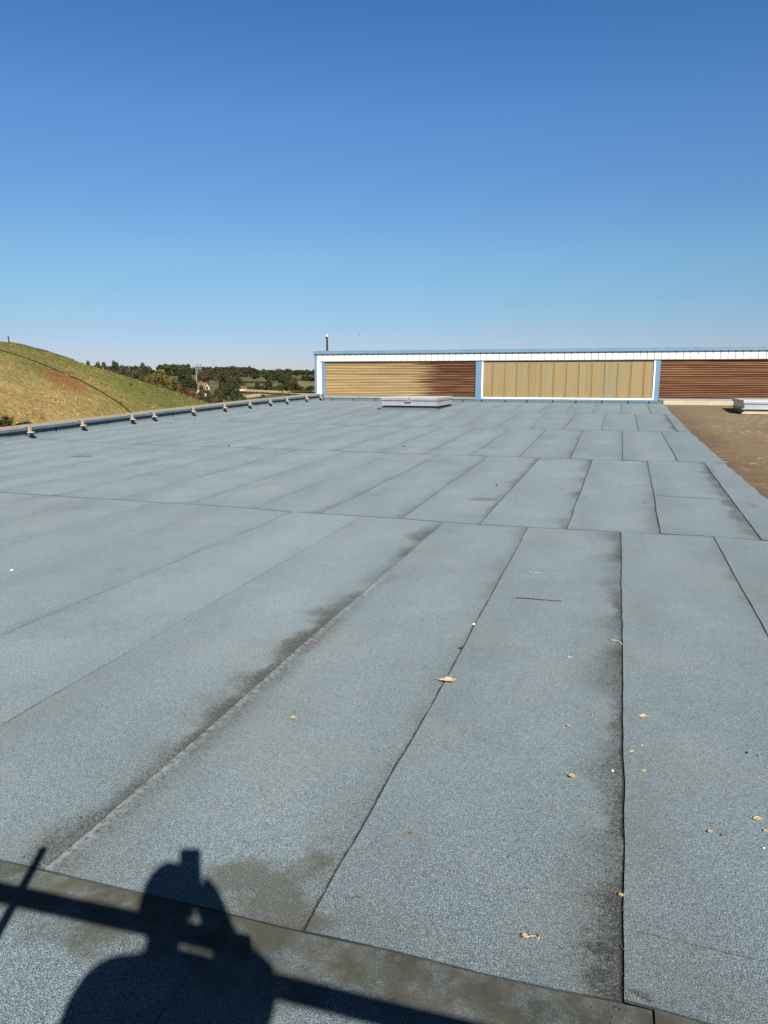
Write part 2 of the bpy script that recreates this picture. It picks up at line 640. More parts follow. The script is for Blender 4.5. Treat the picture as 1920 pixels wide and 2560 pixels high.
M_SILL = simple("weathered_grey_blue_sill", (.21, .27, .28), .15, 3, .6, 0, .4, dirt=((.12, .13, .12), .4))
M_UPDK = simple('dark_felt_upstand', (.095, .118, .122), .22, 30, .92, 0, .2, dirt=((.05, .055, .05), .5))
M_GAP = simple("joint_grey", (.05, .05, .048), .1, 5, .8)
M_MARK = simple("grey_stalk", (.06, .065, .065), .2, 60, .8)
M_DARK = simple("dark_gap", (.012, .012, .014), .2, 5, .8)
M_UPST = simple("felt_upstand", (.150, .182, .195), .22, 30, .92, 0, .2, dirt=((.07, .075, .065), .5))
M_CREAM = simple("cream_upstand", (.36, .30, .205), .12, 6, .9, 0, .2, dirt=((.27, .22, .14), .5))
M_COPE = simple("beige_coping_stone", (.30, .245, .185), .16, 7, .9, 0, .2, dirt=((.17, .145, .11), .45))
M_ALU = simple("brushed_aluminium", (.41, .43, .46), .10, 5, .42, .55, .5, dirt=((.30, .31, .33), .4))
M_DOME = simple("pinkish_translucent_lid", (.53, .48, .455), .07, 3, .45, 0, .4, dirt=((.42, .37, .33), .3))
M_ZINC = simple("pale_cast_bracket", (.36, .30, .22), .14, 40, .7, 0, .3, dirt=((.36, .29, .20), .4))
M_RUST = simple("rusty_pole", (.045, .020, .016), .35, 14, .85)
M_CAPW = simple("white_cap", (.85, .85, .85), .05, 9, .5)
M_BLACK = simple("black_hose", (.016, .016, .018), .2, 9, .6)
M_STEEL = simple("galvanised_tube", (.42, .43, .44), .12, 14, .45, .7, .5)
M_LAMP = simple("pale_lamp_metal", (.27, .26, .24), .1, 1, .5)
M_WALLB = simple("pale_render_wall", (.42, .40, .36), .1, 1.2, .85)
M_ROOFT = simple("brown_roof_tiles", (.19, .115, .07), .25, 3, .9)
M_ROOFR = simple("red_roof_tiles", (.17, .075, .05), .25, 3, .9)
M_WALLW = simple("whitewashed_wall", (.50, .45, .38), .06, 2, .85)
M_TOWER = simple("far_grey_steel", (.13, .15, .19), .1, 2, .7)

# ------------------------------------------------------------------ the land
def terrain():
    t = NT("land", .95, 0, .1)
    f = t.noise(.012, 5, .6)
    g = t.noise(.25, 5, .7)
    c = t.mix(t.map(f, .42, .58), (.075, .10, .030), (.17, .145, .07))
    c = t.mix(t.math('MULTIPLY', t.map(g, .4, .65), .5), c, (.045, .050, .020))
    t.color(c)
    V, F = [], []
    rads = [0, 40, 90, 150, 200, 230, 260, 300, 340, 400, 460, 540, 640, 760, 900, 1080, 1300, 1600, 2000, 2200, 3000, 5000, 9000]
    n = 96
    for r in rads:
        for k in range(n):
            a = 2 * math.pi * k / n
            V.append((r * math.cos(a), r * math.sin(a), zground(r)))
    for i in range(len(rads) - 1):
        for k in range(n):
            a, b = i * n + k, i * n + (k + 1) % n
            F.append((a, a + n, b + n, b))
    o = mesh_obj("ground", V, F, t.m, smooth=True)
    tag(o, None, None, kind="structure")


terrain()


def field(name, poly, mat, lift):
    """a field: polygon given by picture corners, laid on the land"""
    pts = []
    n = len(poly)
    for i in range(n):
        a, b = poly[i], poly[(i + 1) % n]
        for k in range(6):
            u = k / 6
            x, y = a[0] + (b[0] - a[0]) * u, a[1] + (b[1] - a[1]) * u
            p, D = on_ground(x, y)
            pts.append((p[0], p[1], 0))
    bm = bmesh.new()
    f = bm.faces.new([bm.verts.new(p) for p in pts])
    bmesh.ops.triangulate(bm, faces=[f])
    for it in range(5):
        es = [e for e in bm.edges if e.calc_length() > 40]
        if not es:
            break
        bmesh.ops.subdivide_edges(bm, edges=es, cuts=1)
        bmesh.ops.triangulate(bm, faces=bm.faces[:])
    for v in bm.verts:
        v.co.z = zground(math.hypot(v.co.x, v.co.y)) + lift
    me = bpy.data.meshes.new(name)
    bmesh.ops.recalc_face_normals(bm, faces=bm.faces)
    bm.to_mesh(me)
    bm.free()
    me.materials.append(mat)
    o = link(bpy.data.objects.new(name, me))
    tag(o, None, None, kind="structure")
    return o


def field_mat(name, a, b, st=(1, 1, 1)):
    t = NT(name, .95, 0, .1)
    f = t.noise(.08, 5, .65, stretch=st)
    g = t.noise(.9, 3, .7)
    c = t.mix(t.map(f, .35, .65), a, b)
    c = t.mix(t.math('MULTIPLY', t.map(g, .4, .7), .25), c, tuple(x * .6 for x in a))
    return t.color(c).m


MF_GREEN = field_mat("pasture_green", (.055, .095, .022), (.090, .125, .034), (1, .3, 1))
MF_PALE = field_mat("far_pasture", (.090, .125, .045), (.13, .155, .065))
MF_STUB = field_mat("stubble_tan", (.34, .28, .155), (.43, .36, .21), (1, .2, 1))
MF_SAND = field_mat("sandy_bank", (.36, .25, .16), (.52, .38, .26))
MF_BROWN = field_mat("dry_grass", (.16, .13, .06), (.24, .19, .09))

field("green_field", [(548, 1018), (560, 1006), (602, 996), (650, 991), (700, 990), (745, 993), (770, 996), (800, 1003), (800, 1030), (620, 1060)], MF_GREEN, .10)
field("stubble_field", [(586, 973.0), (640, 975), (700, 978), (745, 981), (800, 986), (840, 989), (840, 995), (790, 991), (740, 988), (690, 984), (640, 981), (590, 981)], MF_STUB, .12)
field("sandy_bank", [(608, 990), (640, 985.5), (676, 986.5), (680, 988), (650, 991.5), (606, 998)], MF_SAND, .16)
field("sandy_path", [(520, 1022), (530, 1006), (560, 1005), (575, 1012), (600, 1030)], MF_SAND, .14)
field("tan_track", [(690, 977.5), (740, 975.2), (840, 977), (840, 980), (740, 979)], MF_STUB, .18)
field("near_pasture", [(600, 960), (664, 958.5), (700, 960), (700, 968), (640, 969.5), (598, 968)], MF_PALE, .10)
field("far_field", [(590, 951.0), (604, 948.4), (668, 948), (674, 953), (640, 956.5), (590, 956)], MF_PALE, .12)
field("right_pasture", [(735, 955), (745, 950.2), (840, 951), (840, 970), (740, 969)], MF_BROWN, .10)
field("right_far_field", [(738, 949.8), (745, 947.6), (840, 948), (840, 950.6)], MF_PALE, .13)
field("distant_field", [(395, 946.8), (420, 945.8), (505, 946), (505, 951), (410, 952)], MF_PALE, .10)


# ------------------------------------------------------------------ trees
def crown_mesh(name, seed, W, Hc, z0, nl=2100, leaf=.42, lobes=16, shape='round', mat=None):
    r = random.Random(seed)
    V, F = [], []
    cl = []
    for i in range(lobes):
        a = r.uniform(0, 2 * math.pi)
        h = r.uniform(.06, .94)
        if shape == 'round':
            rad = math.sqrt(max(0, 1 - (2 * h - 1) ** 2)) * .82
        elif shape == 'wide':
            rad = math.sqrt(max(0, 1 - (h * 1.05) ** 2)) * .9
        else:
            rad = (1 - h) * .95 + .1
        q = r.uniform(.35, 1.0) * rad
        cl.append((q * math.cos(a) * W / 2, q * math.sin(a) * W / 2, z0 + h * Hc, r.uniform(.13, .25)))
    for i in range(nl):
        cx, cy, cz, cr = cl[r.randrange(lobes)]
        # shell-weighted point in the lobe
        d = Vector((r.gauss(0, 1), r.gauss(0, 1), r.gauss(0, 1))).normalized() * (r.random() ** .35)
        p = Vector((cx, cy, cz)) + Vector((d.x * cr * W, d.y * cr * W, d.z * cr * Hc * .85))
        if p.z < z0 * .7:
            continue
        n = Vector((r.gauss(0, 1), r.gauss(0, 1), r.gauss(.4, 1))).normalized()
        u = n.orthogonal().normalized()
        u.rotate(Quaternion(n, r.uniform(0, 6.28)))
        w = n.cross(u)
        s = leaf * r.uniform(.55, 1.3)
        k = len(V)
        V += [p - u * s * .5, p + w * s * .38, p + u * s * .5 + n * s * .1, p - w * s * .38]
        F.append((k, k + 1, k + 2, k + 3))
    me = bpy.data.meshes.new(name)
    me.from_pydata([tuple(v) for v in V], [], F)
    me.materials.append(mat)
    return me


def trunk_mesh(seed, Ht, base=.28, nb=7, spread=2.5):
    r = random.Random(seed)
    m = MB()
    top = Vector((r.uniform(-.3, .3), r.uniform(-.3, .3), Ht * .8))
    m.tube([(0, 0, -.4), (0, 0, .3), top * .45, top * .75, top], [base * 1.4, base, base * .75, base * .45, base * .12], 8)
    for i in range(nb):
        h = r.uniform(.28, .7)
        a = r.uniform(0, 6.28)
        p = top * h
        q = p + Vector((math.cos(a) * spread * r.uniform(.5, 1), math.sin(a) * spread * r.uniform(.5, 1), Ht * r.uniform(.12, .28)))
        m.tube([p, (p + q) / 2 + Vector((0, 0, -.1)), q], [base * .4, base * .25, base * .06], 6)
    me = bpy.data.meshes.new("trunk")
    bmesh.ops.recalc_face_normals(m.bm, faces=m.bm.faces)
    m.bm.to_mesh(me)
    m.bm.free()
    me.materials.append(M_BARK)
    return me


# prototypes of 10 m height
CROWNS = {}
for kind in ('dark', 'brown', 'mid', 'yellow'):
    CROWNS[kind] = [crown_mesh("crown", 11 * j + len(kind), 8.2, 8.2, 1.7, 2800, .66, 17 + j, 'round' if j < 2 else 'wide', M_LEAF[kind]) for j in range(3)]
TRUNKS = [trunk_mesh(90 + j, 9.5) for j in range(3)]
BUSHES = {}
for kind in ('dark', 'brown', 'mid', 'yellow', 'lime', 'russet'):
    BUSHES[kind] = [crown_mesh("foliage", 57 + 13 * j + len(kind), 2.2, 1.7, .05, 1300, .16, 12, 'wide', M_LEAF[kind]) for j in range(2)]
BSTEM = [trunk_mesh(190 + j, 1.5, .04, 6, .6) for j in range(2)]


def plant(x, ytop, ybase, wpx, kind, label, cat='tree', group=None, D=None, i=0, name=None):
    """tree or bush: stands on the land at the picture's column x, its top at ytop, wpx wide"""
    if D is None:
        p, D = on_ground(x, ybase)
    else:
        q = at_dist(x, 940, D)
        p = np.array([q[0], q[1], zground(D)])
    depth = float((p - EYEP) @ AF)
    top = at_dist(x, ytop, D)
    h = max(.3, top[2] - p[2])
    w = wpx * depth / FPX
    e = thing(name or ('broadleaf_tree' if cat == 'tree' else 'bush'), label, cat, tuple(p), group)
    if cat == 'tree':
        c = link(bpy.data.objects.new("crown", CROWNS[kind][i % 3]), e)
        tr = link(bpy.data.objects.new("trunk", TRUNKS[i % 3]), e)
        s = (w / 9.2, w / 9.2, h / 10.2)
    else:
        c = link(bpy.data.objects.new("foliage", BUSHES[kind][i % 2]), e)
        tr = link(bpy.data.objects.new("stem", BSTEM[i % 2]), e)
        s = (w / 2.6, w / 2.6, h / 2.0)
    e.scale = s
    e.rotation_euler = (0, 0, (i * 2.399) % 6.28)
    return e


GT = "trees in the countryside beyond the roof"
TREES = [
    # x, ytop, ybase, width, kind, label
    (195, 901, 957, 16, 'dark', "small dark treetop peeping over the hill crest, first left of the wood", 520),
    (220, 905, 957, 24, 'dark', "dark tree just right of the first treetop behind the green hill slope", 560),
    (243, 904, 957, 26, 'dark', "low dark tree behind the hill, above its middle slope", 590),
    (262, 907, 957, 24, 'brown', "brownish tree behind the hill next to the pale stake", 520),
    (288, 905, 957, 30, 'dark', "dark rounded tree behind the hill, left of the brown clump", 500),
    (308, 912, 955, 34, 'brown', "brown green tree rising over the hill edge, mid clump", 430),
    (336, 909, 955, 20, 'dark', "narrow dark tree between the brown clump and the round tree", 520),
    (330, 922, 955, 34, 'brown', "low brown tree spreading in front of the narrow dark tree", 370),
    (360, 906, 947, 31, 'dark', "distinct round dark tree at the gap of open sky", 460),
    (345, 928, 957, 40, 'brown', "low russet brown thicket tree left of the yellow tree", 330),
    (398, 929, 975, 66, 'yellow', "wide yellow olive tree beside the hill slope", 255),
    (372, 938, 975, 44, 'yellow', "smaller yellow tree at the left foot of the wide yellow one", 240),
    (430, 944, 978, 44, 'yellow', "low ochre tree at the right foot of the wide yellow one", 235),
    (460, 925, 970, 50, 'dark', "dark green rounded tree right of the yellow tree", 300),
    (478, 937, 975, 36, 'dark', "lower dark tree touching the right side of the dark rounded one", 290),
    (470, 911, 950, 22, 'brown', "distant brown tree left of the street lamp", 800),
    (515, 918, 960, 40, 'brown', "brown green tree just right of the street lamp", 470),
    (540, 915, 958, 34, 'mid', "mid green treetop behind the brown tree right of the lamp", 600),
    (505, 929, 965, 34, 'brown', "low brown tree under the street lamp arm", 400),
    (562, 917, 968, 46, 'brown', "large brown oak above the white gabled house", 430),
    (576, 914, 968, 40, 'dark', "tallest dark oak of the big clump, centre", 450),
    (593, 921, 970, 38, 'brown', "brown oak at the right end of the big clump", 440),
    (585, 941, 976, 40, 'brown', "low brown tree right of the dark pine", 330),
    (573, 946, 995, 44, 'dark', "blackish spreading tree in front of the big clump", 240),
    (556, 956, 992, 30, 'dark', "small blackish tree in front of the white gable", 250),
    (640, 923, 951, 27, 'dark', "round dark tree standing alone in the far green field", None),
    (622, 922, 948, 26, 'brown', "distant brown hedgerow tree left of the lone round tree", 900),
    (612, 925, 948, 20, 'mid', "distant mid green hedgerow tree at the field's left end", 950),
    (660, 922, 950, 24, 'mid', "pale green distant tree right of the lone round tree", 850),
    (646, 951, 975, 26, 'brown', "small thin brown tree at the stubble field edge", None),
    (672, 930, 976, 32, 'brown', "tall brown oak second from the left beside the stubble field", None),
    (690, 920, 955, 34, 'brown', "brown oak crown behind the two stubble field oaks", 620),
    (706, 928, 985, 40, 'dark', "tall dark green tree in front of the stubble strip", None),
    (722, 922, 955, 26, 'mid', "green oak behind the tall dark green tree", 640),
    (733, 940, 983, 36, 'brown', "russet brown oak right of the tall dark green tree", None),
    (743, 924, 950, 14, 'dark', "tiny distant tree in the gap of sky near the wall", 1050),
    (764, 927, 957, 28, 'mid', "green tree second from the blue corner trim", 640),
    (783, 927, 962, 34, 'dark', "dark tree touching the blue corner trim of the wall", 600),
    (700, 926, 955, 24, 'dark', "dark treetop between the two brown oaks", 700),
]
for i, (x, yt, yb, w, k, lab, D) in enumerate(TREES):
    plant(x, yt, yb, w, k, lab, 'tree', GT, D, i)

GB = "bushes and scrub beyond the parapet"
SHRUBS = [
    (472, 962, 995, 46, 'russet', "russet scrub above the lower end of the hill slope", 215),
    (448, 958, 985, 34, 'russet', "reddish brown bush at the foot of the ochre tree", 225),
    (500, 958, 985, 30, 'brown', "brown bush left of the white gabled house", 265),
    (498, 975, 1000, 40, 'brown', "brown bush just above the green tip of the hill", 200),
    (520, 969, 990, 34, 'mid', "green bush below the white gabled house", 245),
    (540, 968, 990, 34, 'mid', "green bush right below the white gable, second from the left", 240),
    (517, 988, 1009, 30, 'dark', "dark round bush beside the sandy path", 190),
    (549, 990, 1007, 22, 'dark', "small dark round bush behind the sandy path", 190),
    (571, 989, 1013, 26, 'lime', "bright lime bush right of the sandy path", 175),
    (592, 992, 1012, 24, 'mid', "olive bush between the lime bush and the green field", 180),
    (535, 992, 1003, 40, 'russet', "low brown scrub between the two dark round bushes", 205),
    (590, 973, 997, 28, 'dark', "dark bush at the left end of the stubble field", 245),
    (603, 979, 996, 30, 'mid', "green bush at the left end of the sandy bank", 240),
    (776, 963, 977, 34, 'dark', "dark bush near the blue corner trim", 390),
    (748, 960, 977, 30, 'brown', "brown bush right of the russet oak", 390),
    (545, 944.5, 947, 9, 'dark', "tiny dark bush in the far field", 900),
    (608, 955, 967, 20, 'russet', "russet bush above the red roofed shed", 440),
    (487, 944, 958, 34, 'dark', "dark bush at the foot of the street lamp", 350),
    (505, 964, 985, 22, 'russet', "russet bush against the long wall of the white cottage", 275),
    (520, 971, 988, 20, 'brown', "brown bush under the gable of the white cottage", 270),
    (655, 984.5, 991, 30, 'brown', "brown bush on top of the sandy bank", 255),
]
for i, (x, yt, yb, w, k, lab, D) in enumerate(SHRUBS):
    plant(x, yt, yb, w, k, lab, 'bush', GB, D, i)


# hedges: long rows of leaves
def hedge(pts, h, wid, kind, label, seed):
    r = random.Random(seed)
    P = [on_ground(x, y)[0] for x, y in pts]
    V, F = [], []
    L = sum(math.dist(a, b) for a, b in zip(P, P[1:]))
    n = int(min(9000, max(1200, L * h * 6)))
    for i in range(n):
        s = r.random() * (len(P) - 1)
        k = int(s)
        u = s - k
        c = Vector(P[k] * (1 - u) + P[k + 1] * u)
        bumpy = .55 + .45 * mnoise.noise(Vector((s * 9, seed, 0))) + .2
        z = r.random() ** .6 * h * bumpy
        off = r.gauss(0, wid * .35)
        c += Vector((r.uniform(-.4, .4), off, z))
        c.z = zground(math.hypot(c.x, c.y)) + z
        nrm = Vector((r.gauss(0, 1), r.gauss(0, 1), r.gauss(.4, 1))).normalized()
        a = nrm.orthogonal().normalized()
        b = nrm.cross(a)
        q = .5 * r.uniform(.6, 1.3)
        j = len(V)
        V += [c - a * q, c + b * q * .7, c + a * q, c - b * q * .7]
        F.append((j, j + 1, j + 2, j + 3))
    o = mesh_obj("hedge", V, F, M_LEAF[kind])
    tag(o, label, "hedge", "hedges between the fields")


hedge([(600, 972.5), (660, 974), (700, 976.5), (745, 977.5), (840, 976.5)], 1.2, 1.8, 'brown', "long brown hedge along the far edge of the stubble field", 1)
hedge([(600, 983), (650, 985.5), (700, 988.5), (745, 991), (800, 995)], .9, 1.6, 'brown', "brown hedge along the near edge of the stubble field", 2)
hedge([(592, 957.5), (640, 957.8), (680, 958)], 1.6, 2, 'dark', "dark hedge between the two far green fields", 3)
hedge([(735, 983.5), (780, 984.5), (840, 986)], 1.3, 1.8, 'mid', "short green hedge between the tan tracks near the wall", 4)
hedge([(738, 951), (770, 953.2), (800, 954)], 1.6, 2, 'dark', "dark hedge in the pasture near the blue corner trim", 5)
hedge([(600, 969.8), (640, 970.5), (700, 970.5), (760, 970.5)], .9, 1.4, 'mid', "low green hedge behind the red roofed shed", 6)


def far_wood(name, x0, x1, ytop, D, kind, seed, label, vary=3.0, n=5200):
    r = random.Random(seed)
    V, F = [], []
    for i in range(n):
        x = r.uniform(x0, x1)
        e = min(1, (x - x0) / 8 + .25, (x1 - x) / 8 + .25)
        hump = vary * (mnoise.noise(Vector((x * .11, seed, 0))) + .6 * mnoise.noise(Vector((x * .37, seed, 3))))
        yt = ytop + hump + (1 - e) * 10
        DD = D + r.uniform(-20, 40)
        g = zground(DD)
        yb = 940 - (g - EYE) / DD * FPX
        y = yt + (yb - yt) * r.random() ** 1.2
        p = Vector(at_dist(x, y, DD))
        nrm = Vector((r.gauss(0, 1), r.gauss(0, 1), r.gauss(.4, 1))).normalized()
        a = nrm.orthogonal().normalized()
        b = nrm.cross(a)
        q = D / 1000 * r.uniform(.6, 1.3)
        j = len(V)
        V += [p - a * q, p + b * q * .7, p + a * q, p - b * q * .7]
        F.append((j, j + 1, j + 2, j + 3))
    o = mesh_obj(name, V, F, M_LEAF[kind])
    tag(o, label, "woodland", kind="stuff")


far_wood("distant_wood", 391, 468, 912, 1300, 'mid', 3, "dark block of woodland on the skyline left of the street lamp")
far_wood("distant_treeline", 462, 640, 918.5, 1500, 'dark', 5, "far blue dark treeline behind the oaks", 5, 7000)
far_wood("distant_treeline", 636, 850, 926, 1500, 'dark', 9, "far low treeline reaching the wall of the hall", 5, 7500)
far_wood("distant_treeline", 372, 392, 926, 1700, 'dark', 12, "tiny far treeline in the gap of open sky", 1.5, 900)
far_wood("distant_treeline", 120, 380, 916, 1500, 'dark', 15, "far treeline hidden behind the green hill", 3, 5000)


# ------------------------------------------------------------------ the grassy hill
SKYL = [(-900, 800), (-400, 815), (-120, 838), (0, 855), (29, 858.5), (66, 867), (116, 880), (159, 894), (202, 908.5), (260, 925), (318, 943), (376, 962), (420, 976.5),
        (463, 989), (504, 1003.5), (537, 1015), (620, 1044), (720, 1078), (860, 1125)]
FOOT = [(-900, 1180), (0, 1180), (540, 1120), (860, 1180)]
HX = np.linspace(-900, 860, 177)
NV = 64
hx_s, hy_s = zip(*SKYL)


def hill_point(x, v):
    ys = float(np.interp(x, hx_s, hy_s))
    Dc = float(np.interp(x, [-900, 0, 300, 540, 860], [95, 80, 68, 58, 52]))
    crest = at_dist(x, ys, Dc)
    Df = float(np.interp(x, [-900, 0, 540, 860], [20, 21.5, 30, 36]))
    foot = at_dist(x, 940, Df)
    foot[2] = GZ + .02
    if v <= 1:
        xy = foot[:2] * (1 - v) + crest[:2] * v
        z = foot[2] + (crest[2] - foot[2]) * (1 - (1 - v) ** 1.45)
        bump = .22 * mnoise.noise(Vector((xy[0] * .09, xy[1] * .09, 1.0))) * min(1, (1 - v) * 5) * min(1, v * 6)
        bump += .06 * mnoise.noise(Vector((xy[0] * .5, xy[1] * .5, 4.0))) * min(1, v * 6)
        return (xy[0], xy[1], z + bump)
    w = v - 1
    k = 1 + w * 1.2
    xy = crest[:2] * k
    z = crest[2] + (GZ - crest[2]) * (w ** 1.3)
    return (xy[0], xy[1], z - .0)


VS = list(np.linspace(0, 1, NV)) + [1.1, 1.25, 1.5, 1.75, 2.0]
HV, HF, ax, av = [], [], [], []
for v in VS:
    for x in HX:
        HV.append(hill_point(x, v))
        ax.append(x / 500)
        av.append(v)
n = len(HX)
for j in range(len(VS) - 1):
    for i in range(n - 1):
        a = j * n + i
        HF.append((a, a + 1, a + 1 + n, a + n))
hill_bvh = BVHTree.FromPolygons([Vector(v) for v in HV], HF)


def hill_hit(x, y):
    d = Vector(ray(x, y))
    loc, nrm, idx, dist = hill_bvh.ray_cast(Vector(EYEP), d)
    return loc, idx


def hill_uv(x, y):
    loc, idx = hill_hit(x, y)
    f = HF[idx]
    return ax[f[0]], av[f[0]]


u0, v0 = hill_uv(110, 925)
u1, v1 = hill_uv(228, 972)
um, vm = hill_uv(172, 952)
HRED = (um, vm, math.hypot(u1 - u0, v1 - v0) * .80, .10, -math.atan2(v1 - v0, u1 - u0))
M_HILL = hill_material()
hill = mesh_obj("grassy_hill", HV, HF, M_HILL, smooth=True, attrs={"hx": ax, "hv": av})
tag(hill, None, None, kind="structure")

# grass tufts over it
V, F, tx, tv = [], [], [], []
r = random.Random(5)
for i in range(11000):
    x = r.uniform(-60, 600)
    v = 1 - r.random() ** 1.1 * .75 if r.random() > .12 else r.uniform(.96, 1.03)
    p = Vector(hill_point(x, v))
    h = r.uniform(.03, .10) * (1.7 if r.random() < .05 else 1)
    a = r.uniform(0, 6.28)
    sx, sy = math.cos(a) * h * .8, math.sin(a) * h * .8
    lean = Vector((r.gauss(0, .4), r.gauss(0, .4), 0)) * h
    k = len(V)
    V += [p + Vector((-sx, -sy, -.03)), p + Vector((sx, sy, -.03)), p + Vector((sx * .5, sy * .5, h)) + lean, p + Vector((-sx * .3, -sy * .3, h * .8)) + lean]
    F.append((k, k + 1, k + 2, k + 3))
    jit = r.gauss(0, .02)
    tx += [x / 500 + jit] * 4
    tv += [v + r.gauss(0, .02)] * 4
o = mesh_obj("grass_tufts", V, F, M_HILL, attrs={"hx": tx, "hv": tv})
tag(o, "rough dry and green grass tufts covering the hill", "grass", kind="stuff")


def hose(name, pix, label, rad=.055, lift=.05):
    pts = []
    for (a, b) in zip(pix, pix[1:]):
        for k in range(8):
            u = k / 8
            loc, idx = hill_hit(a[0] + (b[0] - a[0]) * u, a[1] + (b[1] - a[1]) * u)
            if loc is not None:
                pts.append(loc + Vector((0, 0, lift)))
    o = MB().tube(pts, rad, 6).build(name, M_BLACK, smooth=True)
    return tag(o, label, "hose")


hose("black_hose", [(-60, 858), (0, 876), (58, 894), (116, 916), (159, 934.5), (202.5, 953), (246, 976.5), (289, 1002.5), (333, 1036), (352, 1052)],
     "long black hose running down across the red patch of the hill", .032, .05)
crest_pts = [Vector(hill_point(x, 1.0)) + Vector((0, 0, .07)) for x in np.linspace(26, 185, 40)]
tag(MB().tube(crest_pts, .06, 6).build("black_hose", M_BLACK, smooth=True), "black hose lying along the crest of the hill", "hose")

# stakes on the hill
def stake(x, y, hpx, wpx, label, mat, D=None, lean=.0, name="stake"):
    loc, idx = hill_hit(x, y)
    if loc is None:
        loc = Vector(hill_point(x, 1.0))
    dep = (loc - Vector(EYEP)).dot(Vector(AF))
    h = hpx * dep / FPX
    w = wpx * dep / FPX / 2
    m = MB()
    up = Vector((lean, 0, 1))
    m.tube([loc - up * .15, loc + up * h * .5, loc + up * h * .93, loc + up * h], [w, w * .95, w * .9, w * .55], 8)
    o = m.build(name, mat, loc=tuple(loc))
    return tag(o, label, "post")


stake(23, 858.5, 18, 3.2, "dark leaning post alone on the crest of the hill", M_RUST, lean=-.08)
stake(327, 966, 10.5, 3.6, "short black post on the green slope near the hill edge", M_BLACK, lean=.12)
stake(258, 926.5, 8, 1.8, "short pale stake on the hill edge before the brown tree", M_COPE, lean=.06)

# bush and reeds at the left, at the foot of the hill
for i, (x, yt, w, D, lab) in enumerate([(20, 1040, 70, 34, "dark bramble bush at the left edge behind the parapet"),
                                        (62, 1052, 56, 34.5, "lower dark bramble bush just right of the one at the edge"),
                                        (-40, 1025, 80, 36, "dark bramble bush cut off by the left frame edge")]):
    loc, _i = hill_hit(x, 1078 + (1052 - yt) * .2)
    dep = float((np.array(loc) - EYEP) @ AF)
    D = math.hypot(loc.x, loc.y)
    top = at_dist(x, yt, D)
    e = thing("bramble_bush", lab, "bush", tuple(loc), "bramble bushes at the foot of the hill")
    link(bpy.data.objects.new("foliage", BUSHES['dark'][i % 2]), e)
    link(bpy.data.objects.new("stem", BSTEM[i % 2]), e)
    hh = max(.5, top[2] - loc.z)
    e.scale = (w * dep / FPX / 2.4, w * dep / FPX / 2.4, hh / 1.9)
loc, _i = hill_hit(10, 1072)
DR = math.hypot(loc.x, loc.y) - .3
m = MB()
for i in range(18):
    a = at_dist(r.uniform(-8, 24), 1070, DR)
    b = at_dist(r.uniform(-6, 22), r.uniform(1016, 1040), DR)
    m.tube([a, (np.array(a) + b) / 2 + np.array([r.uniform(-.05, .05), 0, 0]), b], [.008, .006, .003], 4)
tag(m.build("dry_reeds", M_LEAF['brown'], loc=tuple(loc)), "thin dry reed stalks standing above the bramble at the left edge", "reeds")
q = at_dist(621, 1000, 150)
m = MB()
for i in range(14):
    a = at_dist(r.uniform(614, 628), 1010, 150)
    b = at_dist(r.uniform(611, 631), r.uniform(997, 1002), 150)
    m.tube([a, (np.array(a) + b) / 2, b], [.07, .05, .02], 4)
tag(m.build("reed_clump", M_LEAF['brown'], loc=tuple(q)), "upright reed clump at the edge of the green field", "reeds")


# ------------------------------------------------------------------ far buildings, lamp, towers
def house(name, x, y, D, L, Wd, wall_h, roof_h, rz, mroof, label, cat="house"):
    q = at_dist(x, y, D)
    z = q[2]
    e = thing(name, label, cat, tuple(q))
    e.rotation_euler = (0, 0, rz)
    m = MB()
    m.box(-L / 2, L / 2, -Wd / 2, Wd / 2, -3, wall_h)
    m.prism([(-L / 2, -Wd / 2, wall_h), (-L / 2, Wd / 2, wall_h), (-L / 2, 0, wall_h + roof_h)], (L, 0, 0))
    m.build("wall", M_WALLW, e)
    m = MB()
    o_ = .35
    sl = roof_h / (Wd / 2)
    for s in (-1, 1):
        m.prism([(-L / 2 - o_, s * (Wd / 2 + o_), wall_h - sl * o_ + .06), (-L / 2 - o_, 0, wall_h + roof_h + .06),
                 (-L / 2 - o_, 0, wall_h + roof_h + .26), (-L / 2 - o_, s * (Wd / 2 + o_), wall_h - sl * o_ + .26)], (L + 2 * o_, 0, 0))
    rf = m.build("roof", mroof, e)
    if cat == "house":
        MB().box(-L / 2 + 1, -L / 2 + 1.7, -.35, .35, wall_h + roof_h - .5, wall_h + roof_h + .9).build("chimney", M_ROOFT, rf)
        MB().box(L / 2, L / 2 + .04, -.5, .5, wall_h - .6, wall_h + .6).build("window", M_DARK, e)
    return e


house("white_cottage", 507, 972, 300, 4.4, 3.2, .3, 1.9, math.radians(18 - 32), M_ROOFT, "small white gabled cottage with a brown tiled roof among the bushes")
house("shed", 604, 973.5, 400, 4.4, 3.4, .5, .9, math.radians(8), M_ROOFR, "low shed with a red tiled roof beside the stubble field", "shed")

q = at_dist(491, 946, 330)
e = thing("street_lamp", "pale street lamp with two arms standing among the trees", "street lamp", tuple(q))
k = 330 * .96 / FPX
m = MB()
m.tube([(0, 0, -2.5), (0, 0, 12 * k), (0, 0, 26 * k)], [.20, .16, .12], 8)
m.build("pole", M_LAMP, e)
ang = YAW
cx, sx = math.cos(ang), math.sin(ang)
for s, L, up in ((-1, 5.5, 2.2), (1, 9, -1.0)):
    a = MB().tube([(0, 0, 25 * k), (s * L * .5 * k * cx, s * L * .5 * k * sx, (25 + up * .6) * k), (s * L * k * cx, s * L * k * sx, (25 + up) * k)], .10, 6).build("arm", M_LAMP, e)
    MB().tube([(s * L * k * cx, s * L * k * sx, (25 + up) * k), (s * (L + 4) * k * cx, s * (L + 4) * k * sx, (25 + up) * k)], [.2, .13], 6).build("lamp_head", M_LAMP, a)
